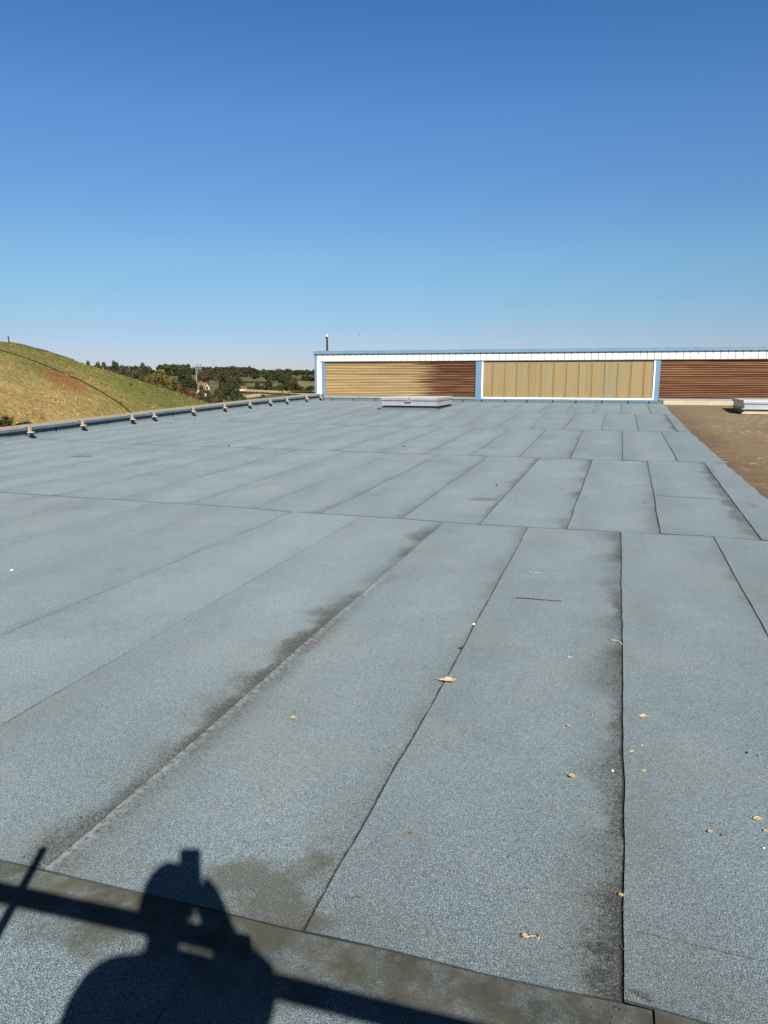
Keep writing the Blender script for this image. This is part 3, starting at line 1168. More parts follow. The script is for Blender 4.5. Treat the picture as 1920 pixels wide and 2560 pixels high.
for x, ww, lab in ((493.5, 2.4, "thin far lattice mast left of the twin legged tower"), (501, 4.4, "far twin legged tower on the skyline behind the street lamp")):
    D = 1450
    q = at_dist(x, 911, D)
    base = zground(D)
    k = D * .96 / FPX
    w = ww * k / 2
    H = q[2] - base
    m = MB()
    for sx_ in (-1, 1):
        for sy_ in (-1, 1):
            m.tube([(sx_ * w, sy_ * w, 0), (sx_ * w * .55, sy_ * w * .55, H)], .32, 4)
    for h in (.62, .74, .86, .97):
        ww_ = w * (1 - .45 * h)
        m.box(-ww_, ww_, -ww_, ww_, H * h, H * h + .5)
    o = m.build("lattice_tower", M_TOWER)
    o.location = (q[0], q[1], base)
    o.rotation_euler = (0, 0, YAW)
    tag(o, lab, "tower", "far towers on the skyline")

# ------------------------------------------------------------------ the flat roofed building we look across
EDGE_PX = [(1658.7, 1006), (1680, 1034), (1701, 1053.8), (1725, 1079.8), (1761.8, 1112), (1809.6, 1154.7), (1842, 1185), (1920, 1249)]
EDGE = [on_roof(*p) for p in EDGE_PX]
edY = [p[1] for p in EDGE][::-1]
edX = [p[0] for p in EDGE][::-1]


def xedge(Y):
    if Y < edY[0]:
        return edX[0] + .01 * (edY[0] - Y)
    return float(np.interp(Y, edY, edX)) + .035 * mnoise.noise(Vector((Y * 1.7, 0, 0))) + .02 * mnoise.noise(Vector((Y * 6, 1, 0)))


PAR = [on_roof(*p) for p in ((0, 1106), (200, 1079), (400, 1052), (640, 1020), (811, 1001))]
paY = [p[1] for p in PAR]
paX = [p[0] for p in PAR]


def xpar(Y):
    if Y < paY[0]:
        return paX[0] - .015 * (paY[0] - Y)
    if Y > 31.2:
        return paX[-1]
    # smooth line through the measured points
    c = np.polyfit(paY, paX, 2)
    return float(np.polyval(c, Y))


roofb = thing("flat_roofed_building", "flat roofed building with blue grey felt in front and old brown felt on the right", "building", (-4, 12, GZ))


def child(o):
    """keep world coordinates while parented to the building"""
    o.parent = roofb
    o.matrix_parent_inverse = Matrix.Translation(-Vector(roofb.location))
    return o


def seamline(pix):
    P = [on_roof(*p) for p in pix]
    return [p[0] for p in P], [p[1] for p in P]


A = [
    seamline([(0, 2154), (110, 2181), (347, 2236), (544, 2284), (764, 2335), (960, 2379), (1249, 2449), (1570, 2515.5), (1741, 2559)]),
    seamline([(0, 1231.5), (231, 1247), (385, 1256), (550, 1266), (729, 1280.7), (960, 1294.5), (1197, 1312.5), (1417, 1324), (1553, 1331.6), (1651.5, 1335.6), (1785, 1342.6), (1920, 1353)]),
    seamline([(87, 1097), (260, 1107), (463, 1114.6), (660, 1122.7), (839, 1127), (960, 1133), (1177, 1139), (1301, 1143.5), (1426, 1148), (1557, 1152), (1695, 1155), (1816, 1159)]),
    seamline([(463, 1050), (637, 1056.7), (810, 1060.8), (960, 1065.4), (1191.5, 1070.6), (1408.5, 1075), (1596.6, 1078.7), (1730, 1080)]),
    seamline([(677, 1021.4), (949, 1027), (1128, 1028.8), (1307, 1031.8), (1538.7, 1034.7), (1683, 1036)]),
    ([-20, 20], [31.24, 31.24]),
]


def ya(i, X):
    if i < 0:
        return -4.0
    xs, ys = A[i]
    if X < xs[0]:
        return ys[0] + (ys[1] - ys[0]) / (xs[1] - xs[0]) * (X - xs[0]) * .4
    if X > xs[-1]:
        return ys[-1]
    return float(np.interp(X, xs, ys)) + (.006 * mnoise.noise(Vector((X * 3, i, 0))) if i < 5 else 0)


def S(a, b):
    p, q = on_roof(*a), on_roof(*b)
    return (p[0] + 0, q[0] + 0)


# rows from near to far: seams as (X at far end, X at near end, soil, white, bleed), right to left
def sx(*pairs):
    out = []
    for pr in pairs:
        far, near = on_roof(*pr[0]), on_roof(*pr[1])
        out.append([far[0], near[0], pr[2], pr[3] if len(pr) > 3 else 0, pr[4] if len(pr) > 4 else 1])
    return out


ROWS = []
# row 0: the strip beneath the railing
ROWS.append(sx(((1643, 2533), (1655, 2556), .3, 0, .6), ((576, 2300), (434, 2508), .25, 0, .25)))
for rr in ROWS[0]:
    s_ = (rr[0] - rr[1]) / .35
    rr[1] = rr[0] - s_ * .3
# row 1
r1 = sx(((1785, 1342.6), (1920, 1591), .45), ((1553, 1331.6), (1567, 2515), .95, 0, 1.25), ((1323, 1318), (764, 2335), .50, 0, 1.1),
        ((1105, 1310), (116, 2170), 1.0, 1, .35), ((904, 1293), (307, 1638), .16, 0, .5), ((729, 1281), (0, 1591), .35, 0, 1.0),
        ((547, 1267), (0, 1455), .16, 0, .4), ((385, 1256), (0, 1367), .16, 0, .9), ((231, 1247), (0, 1312), .25, 0, .5))
YN = [ya(1, rr[0]) for rr in r1]
# extend each to the near end lap
for rr, pr in zip(r1, [((1785, 1342.6), (1920, 1591)), None, None, None, ((904, 1293), (307, 1638)), ((729, 1281), (0, 1591)), ((547, 1267), (0, 1455)), ((385, 1256), (0, 1367)), ((231, 1247), (0, 1312))]):
    if pr:
        p, q = on_roof(*pr[0]), on_roof(*pr[1])
        k = (q[0] - p[0]) / (q[1] - p[1])
        yb_ = ya(0, q[0])
        rr[1] = p[0] + max(-.035, min(.035, k)) * (yb_ - p[1])
ROWS.append(r1)
ROWS.append(sx(((1760.7, 1158), (1906, 1352), .95), ((1619.7, 1154), (1651, 1335), .55), ((1480.8, 1151), (1417, 1324), .75), ((1349, 1146), (1197, 1312), .7),
               ((1220, 1142), (1003, 1297), .6), ((1100, 1138), (801, 1284), .5), ((980, 1134), (634, 1272), .3, 0, .6), ((862, 1129), (465, 1261), .25), ((745, 1125), (298, 1249), .5), ((628, 1121), (130, 1240), .2, 0, .5)))
ROWS.append(sx(((1653, 1079), (1695.6, 1155), .15), ((1556, 1077), (1557, 1152), .45), ((1457.7, 1077), (1425, 1148), .65), ((1365, 1075), (1300, 1143), .4), ((1277, 1072.5), (1177, 1139), .5),
               ((1191.5, 1070.6), (1059.5, 1136), .5), ((1108, 1069), (945, 1132), .5), ((1026, 1067), (830, 1127), .35), ((942, 1065), (715, 1122.7), .3)))
ROWS.append(sx(((1664, 1036), (1694.5, 1079), .9), ((1588, 1035.9), (1596.6, 1077), .2), ((1515.6, 1034.7), (1504, 1075), .35), ((1440, 1034.7), (1408.5, 1075), .35), ((1365, 1033), (1324.6, 1072.3), .2),
               ((1300, 1032), (1237.8, 1070.6), .4), ((1226, 1030), (1150, 1069), .3)))
ROWS.append(sx(((1617.5, 1009), (1629.4, 1035), .3), ((1554, 1009), (1554, 1033), .2), ((1494.5, 1008), (1482.5, 1033), .2), ((1435.8, 1008.8), (1414.7, 1033), .3), ((1375.5, 1008), (1347, 1031), .3)))
rr_ = random.Random(31)
for i, row in enumerate(ROWS):
    row.sort(key=lambda q: -q[0])
    step = (.98, .95, .96, .94, .95, .94)[i]
    while min(row[-1][0], row[-1][1]) > -14.4:
        j = rr_.uniform(-.02, .02)
        row.append([row[-1][0] - step + j, row[-1][1] - step + j, rr_.uniform(.15, .5), 0, rr_.uniform(.4, 1.0)])
    if i == 0:
        row.insert(0, [row[0][0] + 1, row[0][1] + 1, .2, 0, 1])
    if i == 1:
        row.insert(0, [row[0][0] + .95, row[0][1] + .95, .2, 0, 1])

U = [0, .012, .04, .1, .22, .4, .6, .8, .92, .97, 1]
FV, FF = [], []
AT = {k: [] for k in ("dR", "dL", "dF", "dN", "soil", "white", "tone", "silt", "bleed", "lapw")}


def wob(X, Y):
    return .005 * mnoise.noise(Vector((X * .7, Y * 4.0, 2))) + .012 * mnoise.noise(Vector((X * .7, Y * .8, 7)))


for i, row in enumerate(ROWS):
    seams = [None] + row  # None: right edge of the blue felt
    nv = (30, 110, 60, 50, 40, 36)[i]
    for j in range(len(seams) - 1):
        R, Lf = seams[j], seams[j + 1]
        tone = rr_.uniform(-1, 1)
        right = j > 0
        soil = R[2] if right else 0.0
        bleed = R[4] if right else 0.0
        white = Lf[3]
        base = len(FV)
        for q in range(nv + 1):
            v = q / nv
            for u in U:
                # iterate once for Y at this X
                Y = 0
                X = 0
                Yn, Yf = ya(i - 1, Lf[1]), ya(i, Lf[0])
                Y = Yn + (Yf - Yn) * v
                for it in range(3):
                    xl = Lf[1] + (Lf[0] - Lf[1]) * v + wob(Lf[0], Y)
                    xr = (R[1] + (R[0] - R[1]) * v + wob(R[0], Y)) if right else xedge(Y)
                    xp = xpar(Y) + .02
                    xl2, xr2 = max(xl, xp), max(xr, xp + .001)
                    xr2 = min(xr2, xedge(Y))
                    X = xl2 + (xr2 - xl2) * u
                    Yn, Yf = ya(i - 1, X), ya(i, X)
                    Y = Yn + (Yf - Yn) * v
                dL, dR = X - xl, (xr - X) if right else 9.0
                dF, dN = Yf - Y, Y - Yn
                lift = (.006 if X > -.3 else .0015) * max(0, 1 - dL / .25) + (.0015 * max(0, 1 - dF / .25) if i < 5 else 0)
                lift += .004 * mnoise.noise(Vector((X * 1.3, Y * .9, 5)))
                FV.append((X, Y, zroof(Y) + max(0, lift)))
                AT["dR"].append(max(0, dR))
                AT["dL"].append(max(0, dL))
                AT["dF"].append(max(0, dF))
                AT["dN"].append(max(0, dN) if i > 0 else 9)
                AT["soil"].append(soil)
                AT["white"].append(white * (1.0 if Y < 5.6 else 0))
                AT["tone"].append(tone)
                AT["silt"].append(1.0 if i == 0 else 0.0)
                AT["bleed"].append(bleed * (1, 1, 1.25, 1.4, 1.5, 1.5)[i])
                AT["lapw"].append((.01, .012, .040, .062, .075, .08)[i])
        nu = len(U)
        for q in range(nv):
            for k in range(nu - 1):
                a = base + q * nu + k
                FF.append((a, a + 1, a + 1 + nu, a + nu))
        # turned-down lips on the left and far edges
        lip = []
        for q in range(nv + 1):
            a = base + q * nu
            p = FV[a]
            lip.append(len(FV))
            FV.append((p[0], p[1], zroof(p[1]) - .006))
            for kk in AT:
                AT[kk].append(AT[kk][a])
        for q in range(nv):
            a = base + q * nu
            FF.append((lip[q], lip[q + 1], a + nu, a))
        lip = []
        for k in range(nu):
            a = base + nv * nu + k
            p = FV[a]
            lip.append(len(FV))
            FV.append((p[0], p[1], zroof(p[1]) - .006))
            for kk in AT:
                AT[kk].append(AT[kk][a])
        for k in range(nu - 1):
            a = base + nv * nu + k
            FF.append((a, a + 1, lip[k + 1], lip[k]))
        # lip on the free right edge over the brown felt
        if not right:
            lip = []
            for q in range(nv + 1):
                a = base + q * nu + nu - 1
                p = FV[a]
                lip.append(len(FV))
                FV.append((p[0] + .004, p[1], zroof(p[1]) - .03))
                for kk in AT:
                    AT[kk].append(AT[kk][a])
            for q in range(nv):
                a = base + q * nu + nu - 1
                FF.append((a, a + nu, lip[q + 1], lip[q]))
felt = mesh_obj("blue_roof_felt", FV, FF, MAT_FELT, attrs=AT)
child(felt)
felt["label"] = "blue grey mineral felt laid in overlapping rolls with dirty seams"

# short end laps inside the rolls and on the edge strip
for pa, pb, wl in (((1634, 1239), (1795, 1249), .03), ((1673, 1049), (1704, 1056), .07), ((1623, 1022), (1672, 1023), .08), ((1572, 2330), (1915, 2412), .004)):
    a_, b_ = on_roof(*pa), on_roof(*pb)
    V, F = [], []
    for k in range(25):
        p = a_ + (b_ - a_) * k / 24
        h_ = wl * (.35 + .3 * rr_.random())
        jy = .006 * mnoise.noise(Vector((k * .7, 3, 1)))
        V += [(p[0], p[1] - h_ / 2 + jy, zroof(p[1]) + .0085), (p[0], p[1] + h_ / 2 + jy, zroof(p[1]) + .0085)]
    for k in range(24):
        F.append((2 * k, 2 * k + 2, 2 * k + 3, 2 * k + 1))
    child(mesh_obj("end_lap", V, F, M_MARK))

# brown felt
V, F, dE = [], [], []
ys = [-3.9 + k * .45 for k in range(79)]
xs = [0, .04, .15, .4, .8, 1.4, 2.5, 5, 9, 14]
for Y in ys:
    Y = min(Y, 31.24)
    for x in xs:
        X = xedge(Y) - .15 + x
        V.append((X, Y, zroof(Y) - .016))
        dE.append(max(0, x - .15))
for j in range(len(ys) - 1):
    for i in range(len(xs) - 1):
        a = j * len(xs) + i
        F.append((a, a + 1, a + 1 + len(xs), a + len(xs)))
bf = child(mesh_obj("brown_roof_felt", V, F, MAT_BROWN, attrs={"dE": dE}))
bf["label"] = "old brown weathered felt with pale flecks"

# building body under the felt
m = MB()
loop = [(-14.2, -4, GZ), (16, -4, GZ), (16, 31.3, GZ), (-13.1, 31.3, GZ), (-14.2, 13.5, GZ)]
m.prism(loop, (0, 0, -GZ - .12))
child(m.build("wall", M_WALLB))

# parapet
par = bpy.data.objects.new("parapet", None)
link(par)
child(par)


def along(f):
    return [f(Y) for Y in np.linspace(9.0, 31.05, 60)]


def strip(section, name, mat, par_o, ys_=None, smooth=False):
    """section: list of (dx, dz) swept along the parapet line"""
    ys_ = ys_ if ys_ is not None else list(np.linspace(6.0, 31.12, 64))
    V, F = [], []
    ns = len(section)
    for Y in ys_:
        x0 = xpar(Y)
        jz = .006 * mnoise.noise(Vector((0, Y * .8, 9)))
        for dx, dz in section:
            V.append((x0 + dx, Y, zroof(Y) + dz + jz))
    for j in range(len(ys_) - 1):
        for i in range(ns):
            a, b = j * ns + i, j * ns + (i + 1) % ns
            F.append((a, b, b + ns, a + ns))
    F.append(tuple(range(ns)))
    F.append(tuple(range(ns * len(ys_) - 1, ns * (len(ys_) - 1) - 1, -1)))
    me = bpy.data.meshes.new(name)
    me.from_pydata(V, [], F)
    me.materials.append(mat)
    o = link(bpy.data.objects.new(name, me), par_o)
    bm = bmesh.new()
    bm.from_mesh(me)
    bmesh.ops.recalc_face_normals(bm, faces=bm.faces)
    bm.to_mesh(me)
    bm.free()
    return o


PINV = Matrix.Identity(4)
strip([(-.40, -.15), (.055, -.02), (.03, .03), (.004, .07), (0, .222), (-.40, .222)], "upstand", M_UPST, par)
strip([(-.52, .226), (.064, .226), (.064, .272), (-.10, .29), (-.52, .30)], "coping", M_COPE, par)
strip([(.067, .214), (.082, .214), (.082, .278), (.067, .278)], "metal_edge", M_BLUEDK, par)
# vertical laps in the upstand felt
m = MB()
for Y in np.arange(6.4, 31, 1.03):
    x0 = xpar(Y)
    z0 = zroof(Y)
    wd = .012 + .02 * rr_.random()
    MB().prism([(x0 + .006, Y, z0 + .07), (x0 + .006, Y + wd, z0 + .07), (x0 + .006, Y + wd, z0 + .215), (x0 + .006, Y, z0 + .215)], (.006, 0, 0)).build("lap_joint", M_DARK, par)
# brackets
BR = [72.7, 205, 329, 384, 482, 561, 624, 675, 717, 766, 801]


def bracket_meshes():
    m = MB()
    # upright clip over the metal edge
    m.box(.086, .118, -.045, .045, .17, .300)
    m.box(-.06, .118, -.045, .045, .302, .318)
    a = m
    m = MB()
    loop = [(.086, -.095, .150)]
    for k in range(13):
        th = -math.pi / 2 + math.pi * k / 12
        loop.append((.086 + .02 + .105 * math.cos(th), .095 * math.sin(th), .150))
    loop.append((.086, .095, .150))
    # remove doubles at ends
    m.prism(loop, (0, 0, .028))
    return a, m


a, b = bracket_meshes()
bracket = a.build("bracket", M_ZINC, par, bevel=.004)
shelf = b.build("foot_plate", M_ZINC, None, bevel=.004)
COL.objects.unlink(shelf)
bmesh_join = bmesh.new()
bmesh_join.from_mesh(bracket.data)
bmesh_join.from_mesh(shelf.data)
bmesh_join.to_mesh(bracket.data)
bmesh_join.free()
first = True
for x in BR:
    # find the place along the parapet whose edge projects to this column
    best = min(np.arange(8, 31.1, .01), key=lambda Y: abs(960 + FPX * float((np.array([xpar(Y) + .08, Y, zroof(Y) + .25]) - EYEP) @ AR) / float((np.array([xpar(Y) + .08, Y, zroof(Y) + .25]) - EYEP) @ AF) - x))
    o = bracket if first else bracket.copy()
    if not first:
        link(o, par)
    first = False
    o.location = (xpar(best), best, zroof(best))
    dx = (xpar(best + .3) - xpar(best - .3)) / .6
    o.rotation_euler = (0, 0, -math.atan(dx))

# wall upstands at the far end
m = MB()
ZB = zroof(31.2)
m.prism([(-12.62, 31.10, ZB - .04), (-12.62, 31.17, ZB + .13), (-12.62, 31.30, ZB + .13), (-12.62, 31.30, ZB - .04)], (14.25, 0, 0))
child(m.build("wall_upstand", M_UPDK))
for k in range(15):
    X = -12.1 + k * .95 + rr_.uniform(-.1, .1)
    child(MB().box(X, X + .016, 31.085, 31.115, ZB + .012, ZB + .125).build("lap_joint", M_DARK))
m = MB()
m.prism([(1.64, 31.06, ZB - .05), (1.64, 31.14, ZB + .16), (1.64, 31.30, ZB + .16), (1.64, 31.30, ZB - .05)], (12, 0, 0))
cu = child(m.build("cream_upstand", M_CREAM))

# ------------------------------------------------------------------ the taller hall behind
FY = 31.20
ZT = 2.69


def corrugated(name, x0, x1, z0, z1, y, nper, amp, mat, parent, nx=2):
    V, F = [], []
    n = nper * 10
    xs_ = np.linspace(x0, x1, nx)
    for k in range(n + 1):
        z = z0 + (z1 - z0) * k / n
        ph = 2 * math.pi * nper * k / n
        for x in xs_:
            V.append((x, y - amp * math.cos(ph) + amp * .0, z))
    for k in range(n):
        for i in range(nx - 1):
            a = k * nx + i
            F.append((a, a + 1, a + 1 + nx, a + nx))
    return mesh_obj(name, V, F, mat, parent, smooth=True)


def corr_mat(name, brown_from, dark):
    t = NT(name, .6, 0, .35)
    sp = t.n("ShaderNodeSeparateXYZ")
    t.l(t.co, sp.inputs[0])
    X, Z = sp.outputs[0], sp.outputs[2]
    # rows weather differently; sheets too
    st = t.noise(1.0, 4, .65, stretch=(.22, 1, 11))
    st2 = t.noise(1.0, 3, .6, stretch=(.5, 1, 26))
    if dark:
        c = t.ramp(t.math('ADD', t.math('MULTIPLY', st, .55), t.math('MULTIPLY', st2, .45)),
                   [(.32, (.095, .036, .020)), (.47, (.165, .072, .038)), (.56, (.25, .125, .062)), (.70, (.38, .23, .11))])
    else:
        c = t.ramp(t.math('ADD', t.math('MULTIPLY', st, .6), t.math('MULTIPLY', st2, .4)),
                   [(.30, (.26, .175, .090)), (.46, (.40, .285, .145)), (.56, (.50, .37, .20)), (.70, (.56, .44, .27))])
        bz = t.math('ADD', t.math('ADD', X, 0.0), t.math('MULTIPLY', t.math('SUBTRACT', st, .5), 3.5))
        f = t.map(bz, brown_from - .3, brown_from + .5)
        d = t.ramp(st2, [(.32, (.070, .024, .014)), (.5, (.145, .055, .030)), (.68, (.30, .15, .075))])
        c = t.mix(t.math('MULTIPLY', f, .93), c, d)
    t.color(c)
    return t.m


M_CORR1 = corr_mat("corrugated_tan_sheet", -8.15, False)
M_CORR3 = corr_mat("corrugated_rusty_sheet", -99, True)


def glazing_mat():
    t = NT("yellowed_translucent_sheet", .45, 0, .4)
    a = t.noise(1.0, 3, .6, stretch=(1.6, 1, .3))
    b = t.noise(1.0, 2, .6, stretch=(22, 1, .4))
    c = t.ramp(a, [(.3, (.225, .180, .090)), (.45, (.27, .205, .10)), (.55, (.25, .205, .11)), (.64, (.215, .205, .13)), (.75, (.26, .20, .10))])
    c = t.mix(t.math('MULTIPLY', t.map(b, .4, .62), .45), c, (.21, .145, .055))
    return t.color(c).m


M_GLAZ = glazing_mat()
M_OCHRE = simple("ochre_joint_strip", (.30, .175, .045), .22, 30, .6)

hall = thing("taller_hall", "taller hall with white ribbed band, blue trim and brown corrugated panels", "building", (0, FY, 0))


def hc(o):
    o.parent = hall
    o.matrix_parent_inverse = Matrix.Translation(-Vector(hall.location))
    return o


XL, XR = -13.06, 15.0
# body of the hall behind the facade
m = MB()
m.prism([(XL + .02, FY + .12, GZ), (XR, FY + .12, GZ), (XR, FY + 22, GZ), (XL + .02, FY + 22, GZ)], (0, 0, -GZ + 2.55))
hc(m.build("wall", M_WHITE))
# roof cap flashing
m = MB()
m.box(XL - .03, XR, FY - .10, FY + 22.1, 2.572, ZT)
m.box(XL - .03, XR, FY - .115, FY - .098, 2.548, 2.60)
hc(m.build("roof_cap", M_BLUE, bevel=.006))
# ribbed white band: one folded sheet with a narrow groove at each joint
pitch = .262
V, F = [], []
x = -12.93
prof = []
while x < XR:
    prof += [(x, FY - .030), (x + pitch - .026, FY - .030), (x + pitch - .020, FY - .004), (x + pitch - .006, FY - .004)]
    x += pitch
for px_, py_ in prof:
    V += [(px_, py_, 2.252), (px_, py_, 2.570)]
for k in range(len(prof) - 1):
    F.append((2 * k, 2 * k + 2, 2 * k + 3, 2 * k + 1))
hc(mesh_obj("ribbed_band", V, F, M_WHITE))
x = -12.93 + pitch
while x < 6.4:
    hc(MB().box(x - .040, x + .004, FY - .075, FY - .034, 2.536, 2.570).build("profile_filler", M_DARK))
    hc(MB().box(x - .0195, x - .0065, FY - .0275, FY - .006, 2.256, 2.568).build("joint_strip", M_GAP))
    x += pitch
# drip edge under the band
m = MB()
m.box(-12.83, XR, FY - .055, FY + .06, 2.222, 2.250)
hc(m.build("drip_flashing", M_SILL))
# corner
m = MB()
m.box(XL, -12.945, FY - .04, FY + .30, .40, 2.570)
hc(m.build("corner_trim", M_BLUE, bevel=.005))
m = MB()
m.box(-12.943, -12.735, FY - .025, FY + .10, .50, 2.250)
hc(m.build("white_panel", M_WHITE))
# posts
for xa, xb in ((-12.735, -12.575), (-5.80, -5.545), (1.28, 1.455), (8.35, 8.55)):
    m = MB()
    m.box(xa, xb, FY - .018, FY + .10, .60, 2.220)
    hc(m.build("blue_post", M_BLUE, bevel=.005))
# corrugated panels
for xa, xb, mt, cuts in ((-12.572, -5.803, M_CORR1, (-10.4, -8.15)), (1.458, 8.347, M_CORR3, (2.6, 5.1, 7.3)), (8.553, 14.9, M_CORR3, (11,))):
    edges = [xa] + list(cuts) + [xb]
    for n_, (p, q_) in enumerate(zip(edges, edges[1:])):
        o = corrugated("corrugated_panel", p, q_, .735, 2.215, FY + .055 + (.004 if n_ % 2 else 0), 22, .031, mt, None)
        hc(o)
# sills
m = MB()
m.prism([(-12.60, FY - .07, .640), (-12.60, FY - .07, .690), (-12.60, FY + .04, .728), (-12.60, FY + .04, .640)], (6.80, 0, 0))
hc(m.build("sill", M_SILL, bevel=.004))
m = MB()
m.prism([(1.47, FY - .07, .655), (1.47, FY - .07, .70), (1.47, FY + .04, .735), (1.47, FY + .04, .655)], (12, 0, 0))
hc(m.build("sill", M_SILL, bevel=.004))
m = MB()
m.box(-5.78, 1.44, FY - .06, FY + .05, .612, .675)
hc(m.build("blue_sill", M_BLUE, bevel=.005))
# translucent window wall
win = hc(bpy.data.objects.new("translucent_window", None))
COL.objects.link(win)
wi = Matrix.Identity(4)


def wc(o):
    o.parent = win
    return o


m = MB()
m.box(-5.50, 1.235, FY + .030, FY + .05, .735, 2.221)
wc(m.build("glazing", M_GLAZ))
m = MB()
m.box(-5.542, -5.487, FY - .014, FY + .06, .676, 2.221)
m.box(1.223, 1.278, FY - .014, FY + .06, .676, 2.221)
m.box(-5.486, 1.222, FY - .014, FY + .06, .678, .728)
wc(m.build("frame", M_CAPW, bevel=.003))
for k in range(13):
    X = -5.105 + k * .4965
    m = MB()
    m.box(X, X + .016, FY + .012, FY + .028, .736, 2.220)
    m.box(X + .038, X + .054, FY + .012, FY + .028, .736, 2.220)
    wc(m.build("joint_strip", M_OCHRE))
# near-black strip standing in for the shadow line at the wall foot
m = MB()
m.box(-12.62, 14, FY - .028, FY + .10, .575, .638)
hc(m.build("foot_strip", M_DARK))

# rusty chimney pole behind
q = on_y(818, 872, 36.0)
e = thing("rusty_pole", "thin rusty pole with a white tip rising behind the left end of the hall roof", "pole", (q[0], 36.0, float(q[2])))
dep = float((q - EYEP) @ AF)
k = dep / FPX
m = MB()
m.tube([(0, 0, -.6), (0, 0, 20 * k), (.0, 0, 30 * k)], [2.6 * k, 2.5 * k, 2.2 * k], 10)
m.box(-4.5 * k, -1.5 * k, -.02, .02, 26.5 * k, 29 * k)
m.build("pole", M_RUST, e)
m = MB()
m.tube([(0, 0, 30.01 * k), (0, 0, 33 * k), (.2 * k, 0, 36.5 * k)], [2.1 * k, 1.6 * k, .3 * k], 10)
m.build("white_tip", M_CAPW, e, smooth=False)

# a bird far off
q = at_dist(898, 836, 140)
m = MB()
bm = m.bm
m.tube([(-.14, 0, 0), (-.05, 0, .01), (.05, 0, .02), (.13, 0, 0)], [.01, .045, .05, .012], 8)
for s in (-1, 1):
    m.prism([(-.05, 0, .02), (.06, 0, .02), (.02, s * .17, .09), (-.03, s * .30, .05)], (0, 0, .008))
o = m.build("bird", M_DARK)
o.location = q
tag(o, "tiny dark bird flying high over the hall roof", "bird")


# ------------------------------------------------------------------ roof hatches
def hatch(x0, x1, y0, y1, label, mup, split, front_z):
    zf, z1, z2, z3 = front_z
    e = thing("smoke_vent", label, "roof vent", (x0, y0, zroof(y0)), "metal smoke vents on the roof")

    def k(o):
        o.parent = e
        o.matrix_parent_inverse = Matrix.Translation(-Vector(e.location))
        return o
    m = MB()
    m.box(x0, x1, y0, y1, zf, z1 - .05)
    # kerb of felt sloping out at the foot
    k(m.build("upstand", mup, bevel=.01))
    m = MB()
    m.prism([(x0 - .10, y0 - .10, zroof(y0 - .1) + .001), (x1 + .12, y0 - .10, zroof(y0 - .1) + .001), (x1 + .02, y0 - .012, zroof(y0) + .07), (x0 - .02, y0 - .012, zroof(y0) + .07)], (0, .01, 0))
    k(m.build("foot_strip", mup))
    if mup is M_UPDK:
        for X in (x0 + .78, x1 - .38):
            m = MB()
            m.box(X, X + .014, y0 - .014, y0 - .002, zroof(y0) + .075, z1 - .06)
            k(m.build("lap_joint", M_DARK))
        for Y in (y0 + .5, y0 + 1.4):
            m = MB()
            m.box(x1 + .002, x1 + .012, Y, Y + .016, zroof(y0) + .10, z1 - .06)
            k(m.build("lap_joint", M_DARK))
    m = MB()
    m.box(x0 - .075, x1 + .075, y0 - .085, y1 + .075, z1 - .028, z1)
    k(m.build("flange", M_ALU, bevel=.004))
    m = MB()
    m.box(x0 - .005, x1 + .005, y0 - .005, y1 + .005, z1 + .001, z2)
    k(m.build("frame", M_ALU, bevel=.006))
    xm = (x0 + x1) / 2 if split else None
    parts = ((x0 - .045, xm - .018), (xm + .018, x1 + .045)) if split else ((x0 - .045, x1 + .045),)
    for a, b in parts:
        m = MB()
        m.box(a, b, y0 - .045, y1 + .045, z2 + .006, z3 - .012)
        lid = k(m.build("lid", M_ALU, bevel=.008))
        m = MB()
        m.box(a + .012, b - .012, y0 - .033, y1 + .033, z3 - .011, z3 + .004)
        o = m.build("lid_panel", M_DOME, lid, bevel=.003)
    if split:
        m = MB()
        m.box(xm - .13, xm + .12, y0 - .085, y0 - .052, z2 - .042, z2 - .008)
        m.box(xm - .03, xm + .03, y0 - .075, y0 - .055, z2 - .03, z2 + .04)
        k(m.build("latch", M_ALU))


y0 = on_roof(954, 1024)[1]
zz = [on_y(1020, y, y0)[2] for y in (1025, 1012.5, 1001.8, 994.0)]
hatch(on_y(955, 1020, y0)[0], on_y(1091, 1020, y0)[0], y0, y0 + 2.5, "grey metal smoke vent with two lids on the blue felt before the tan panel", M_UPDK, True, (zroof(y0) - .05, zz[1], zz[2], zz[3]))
y0 = on_roof(1860, 1034.5)[1]
zz = [on_y(1890, y, y0)[2] for y in (1034.5, 1021.5, 1010, 1001.6)]
hatch(on_y(1860, 1030, y0)[0], on_y(1860, 1030, y0)[0] + 2.0, y0, y0 + 2.5, "grey metal smoke vent on the brown felt at the right frame edge", M_CREAM, False, (zroof(y0) - .06, zz[1], zz[2], zz[3]))


# ------------------------------------------------------------------ leaves and litter on the felt
M_DRYLEAF = simple("dry_leaf", (.43, .33, .17), .22, 60, .8, 0, .2, dirt=((.30, .17, .06), .5))
M_BROWNLEAF = simple("brown_leaf", (.20, .11, .045), .25, 60, .8)
M_DROP = simple("dull_dropping", (.42, .44, .43), .2, 90, .8)
M_PALE = simple("pale_litter", (.75, .73, .68), .06, 60, .7)


